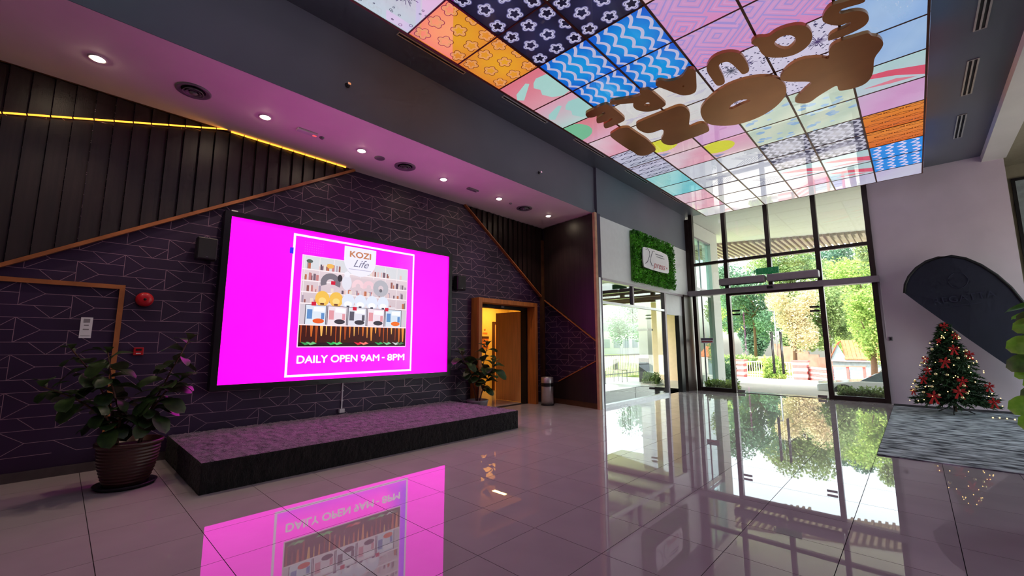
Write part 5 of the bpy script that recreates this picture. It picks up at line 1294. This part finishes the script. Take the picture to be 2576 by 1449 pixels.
tree('shade_tree', 'tall tree reaching above the beam near the mauve wall', -1.0, 59, 11, 8.5, 3.0, 4.0, 14000, 'tree_leaf_a', rg, 0.42)
tree('shade_tree', 'tall background tree above the air curtains', -10.8, 61, 13, 10.0, 4.2, 3.5, 16000, 'tree_leaf_a', rg, 0.46)
tree('shade_tree', 'tall background tree between the exit sign and the right mullion', -6.9, 73, 13, 10.8, 4.8, 4.0, 14000, 'tree_leaf_b', rg, 0.52)
tree('shade_tree', 'far left background tree beside the white outer wall', -24, 72, 12, 8.5, 5.5, 5.0, 14000, 'tree_leaf_d', rg, 0.52)
for x_, lb_, mm in ((-22.0, 'hazy far tree low behind the left side pane', 'tree_leaf_b'), (-14.6, 'hazy far tree low behind the left door leaf', 'tree_leaf_a'), (-7.2, 'hazy far tree low behind the right door leaf', 'tree_leaf_d'), (0.2, 'hazy far tree low behind the right side pane', 'tree_leaf_b')):
    tree('background_tree', lb_, x_, 88, 10, 5.0, 2.9, 5.0, 9000, mm, rg, 0.8)
tree('small_tree', 'slender young tree in front of the tiled house', -1.75, 30, 4, 2.3, 0.9, 1.9, 6000, 'tree_leaf_d', rg, 0.22)
hedge('gate_shrub', 'yellow-green shrub between the gate and the right pillar', -7.6, -6.4, 32.7, 33.1, gz(0,33.5), 0.55, 'tree_leaf_d', 1800, rg, 0.2)
hedge('verge_shrub', 'long low hedge on the verge beyond the gate', -13.0, -9.8, 39.6, 40.6, -0.8, 0.45, 'tree_leaf_a', 3000, rg, 0.25)
hedge('corner_shrub', 'reddish shrub by the foot of the white outer wall', -6.9, -6.1, 20.5, 21.5, gz(0,21), 0.7, 'tree_leaf_b', 2200, rg, 0.14)

# space seen through the shopfront
struct(MB().box(-9.8, -7.2, 10.62, 17.4, -0.12, 0.0).box(-7.2, SX-0.1, 8.72, 17.4, -0.12, 0.0).build('floor_shop', 'terrace'))
sc2 = MB().box(-9.8, -7.2, 10.62, 17.4, 3.15, 3.3).box(-7.2, SX-0.21, 8.72, 17.4, 3.15, 3.3); struct(sc2.build('ceiling_shop', 'ext_white'))
struct(MB().box(-9.8, -7.2, 10.5, 10.62, 0, 3.15).box(-7.32, -7.2, 8.92, 10.5, 0, 3.15).build('wall_shop', 'ext_white'))
struct(MB().box(-8.0, -5.62, 16.9, 17.05, 0, 3.15).build('wall_shop_end', 'beige_wall'))
for k, y in enumerate((11.0, 12.6, 14.2)):
    tag(MB().box(-9.8, SX-0.25, y, y+0.14, 2.92, 3.15).build('ceiling_beam', 'base_brown'), 'brown ceiling beam seen through the shopfront, %s from the alcove' % ('first', 'second', 'third')[k], 'beam', 'shop ceiling beams')
co = thing('shop_column', 'white column with a grey collar seen through the shopfront glass', 'column', (-7.6, 15.6, 0))
MB().box(-7.78, -7.42, 15.42, 15.78, 0, 3.15).build('shaft', 'ext_white', co); MB().box(-7.82, -7.38, 15.38, 15.82, 1.95, 2.02).build('collar', 'rail', co); MB().box(-7.80, -7.40, 15.36, 15.42, 0.0, 0.9).build('dark_panel', 'black_plastic', co)
rl = thing('terrace_railing', 'grey railing of thin upright bars across the terrace', 'railing', (-9.6, 15, 0))
MB().box(-9.72, -9.66, 10.7, 20, 0.92, 0.97).build('top_rail', 'rail', rl); MB().box(-9.72, -9.66, 10.7, 20, 0.12, 0.16).build('bottom_rail', 'rail', rl)
for k in range(62): MB().box(-9.70, -9.68, 10.75+0.15*k, 10.77+0.15*k, 0.0, 0.93).build('bar', 'rail', rl)
hedge('planter_bush', 'round bush inside the shop behind the glass', -7.2, -6.7, 14.4, 14.9, 0.02, 0.42, 'tree_leaf_a', 1500, rg, 0.08)
for k, (x, y, lb_) in enumerate(((-8.3, 12.2, 'pale cafe chair seen through the shopfront, nearest the alcove'), (-8.5, 13.6, 'pale cafe chair seen through the shopfront, middle one'), (-8.4, 15.0, 'pale cafe chair seen through the shopfront, beside the column'))):
    t = thing('cafe_chair', lb_, 'chair', (x, y, 0), 'cafe chairs behind the shopfront')
    MB().box(x-0.2, x+0.2, y-0.2, y+0.2, 0.43, 0.46).build('seat', 'ext_slat', t)
    for q in range(4): MB().box(x-0.2, x-0.17, y-0.19+0.11*q, y-0.15+0.11*q, 0.46, 0.86).build('back_slat', 'rail', t)
    for a in (-0.19, 0.17):
        for b in (-0.19, 0.17): MB().box(x+a, x+a+0.02, y+b, y+b+0.02, 0, 0.43).build('leg', 'rail', t)
fb = thing('far_building', 'long white two-storey building far behind the shopfront glass', 'building', (-34, 50, -0.1))
MB().box(-36, -34, 30, 75, -0.1, 5.4).build('walls', 'far_building', fb); MB().box(-36.2, -33.8, 29.8, 75.2, 5.4, 5.7).build('parapet', 'band_white', fb)
for r in range(2):
    for k in range(14): MB().box(-34.0, -33.95, 32+3.0*k, 33.8+3.0*k, 0.9+2.5*r, 2.2+2.5*r).build('window', 'far_window', fb)
tree('shade_tree', 'tall leafy tree seen through the shopfront glass', -26, 52, 10, 6.0, 4.0, 4.0, 9000, 'tree_leaf_b', rg, 0.4)

for o in bpy.data.objects:
    if 'wl' in o: del o['wl']
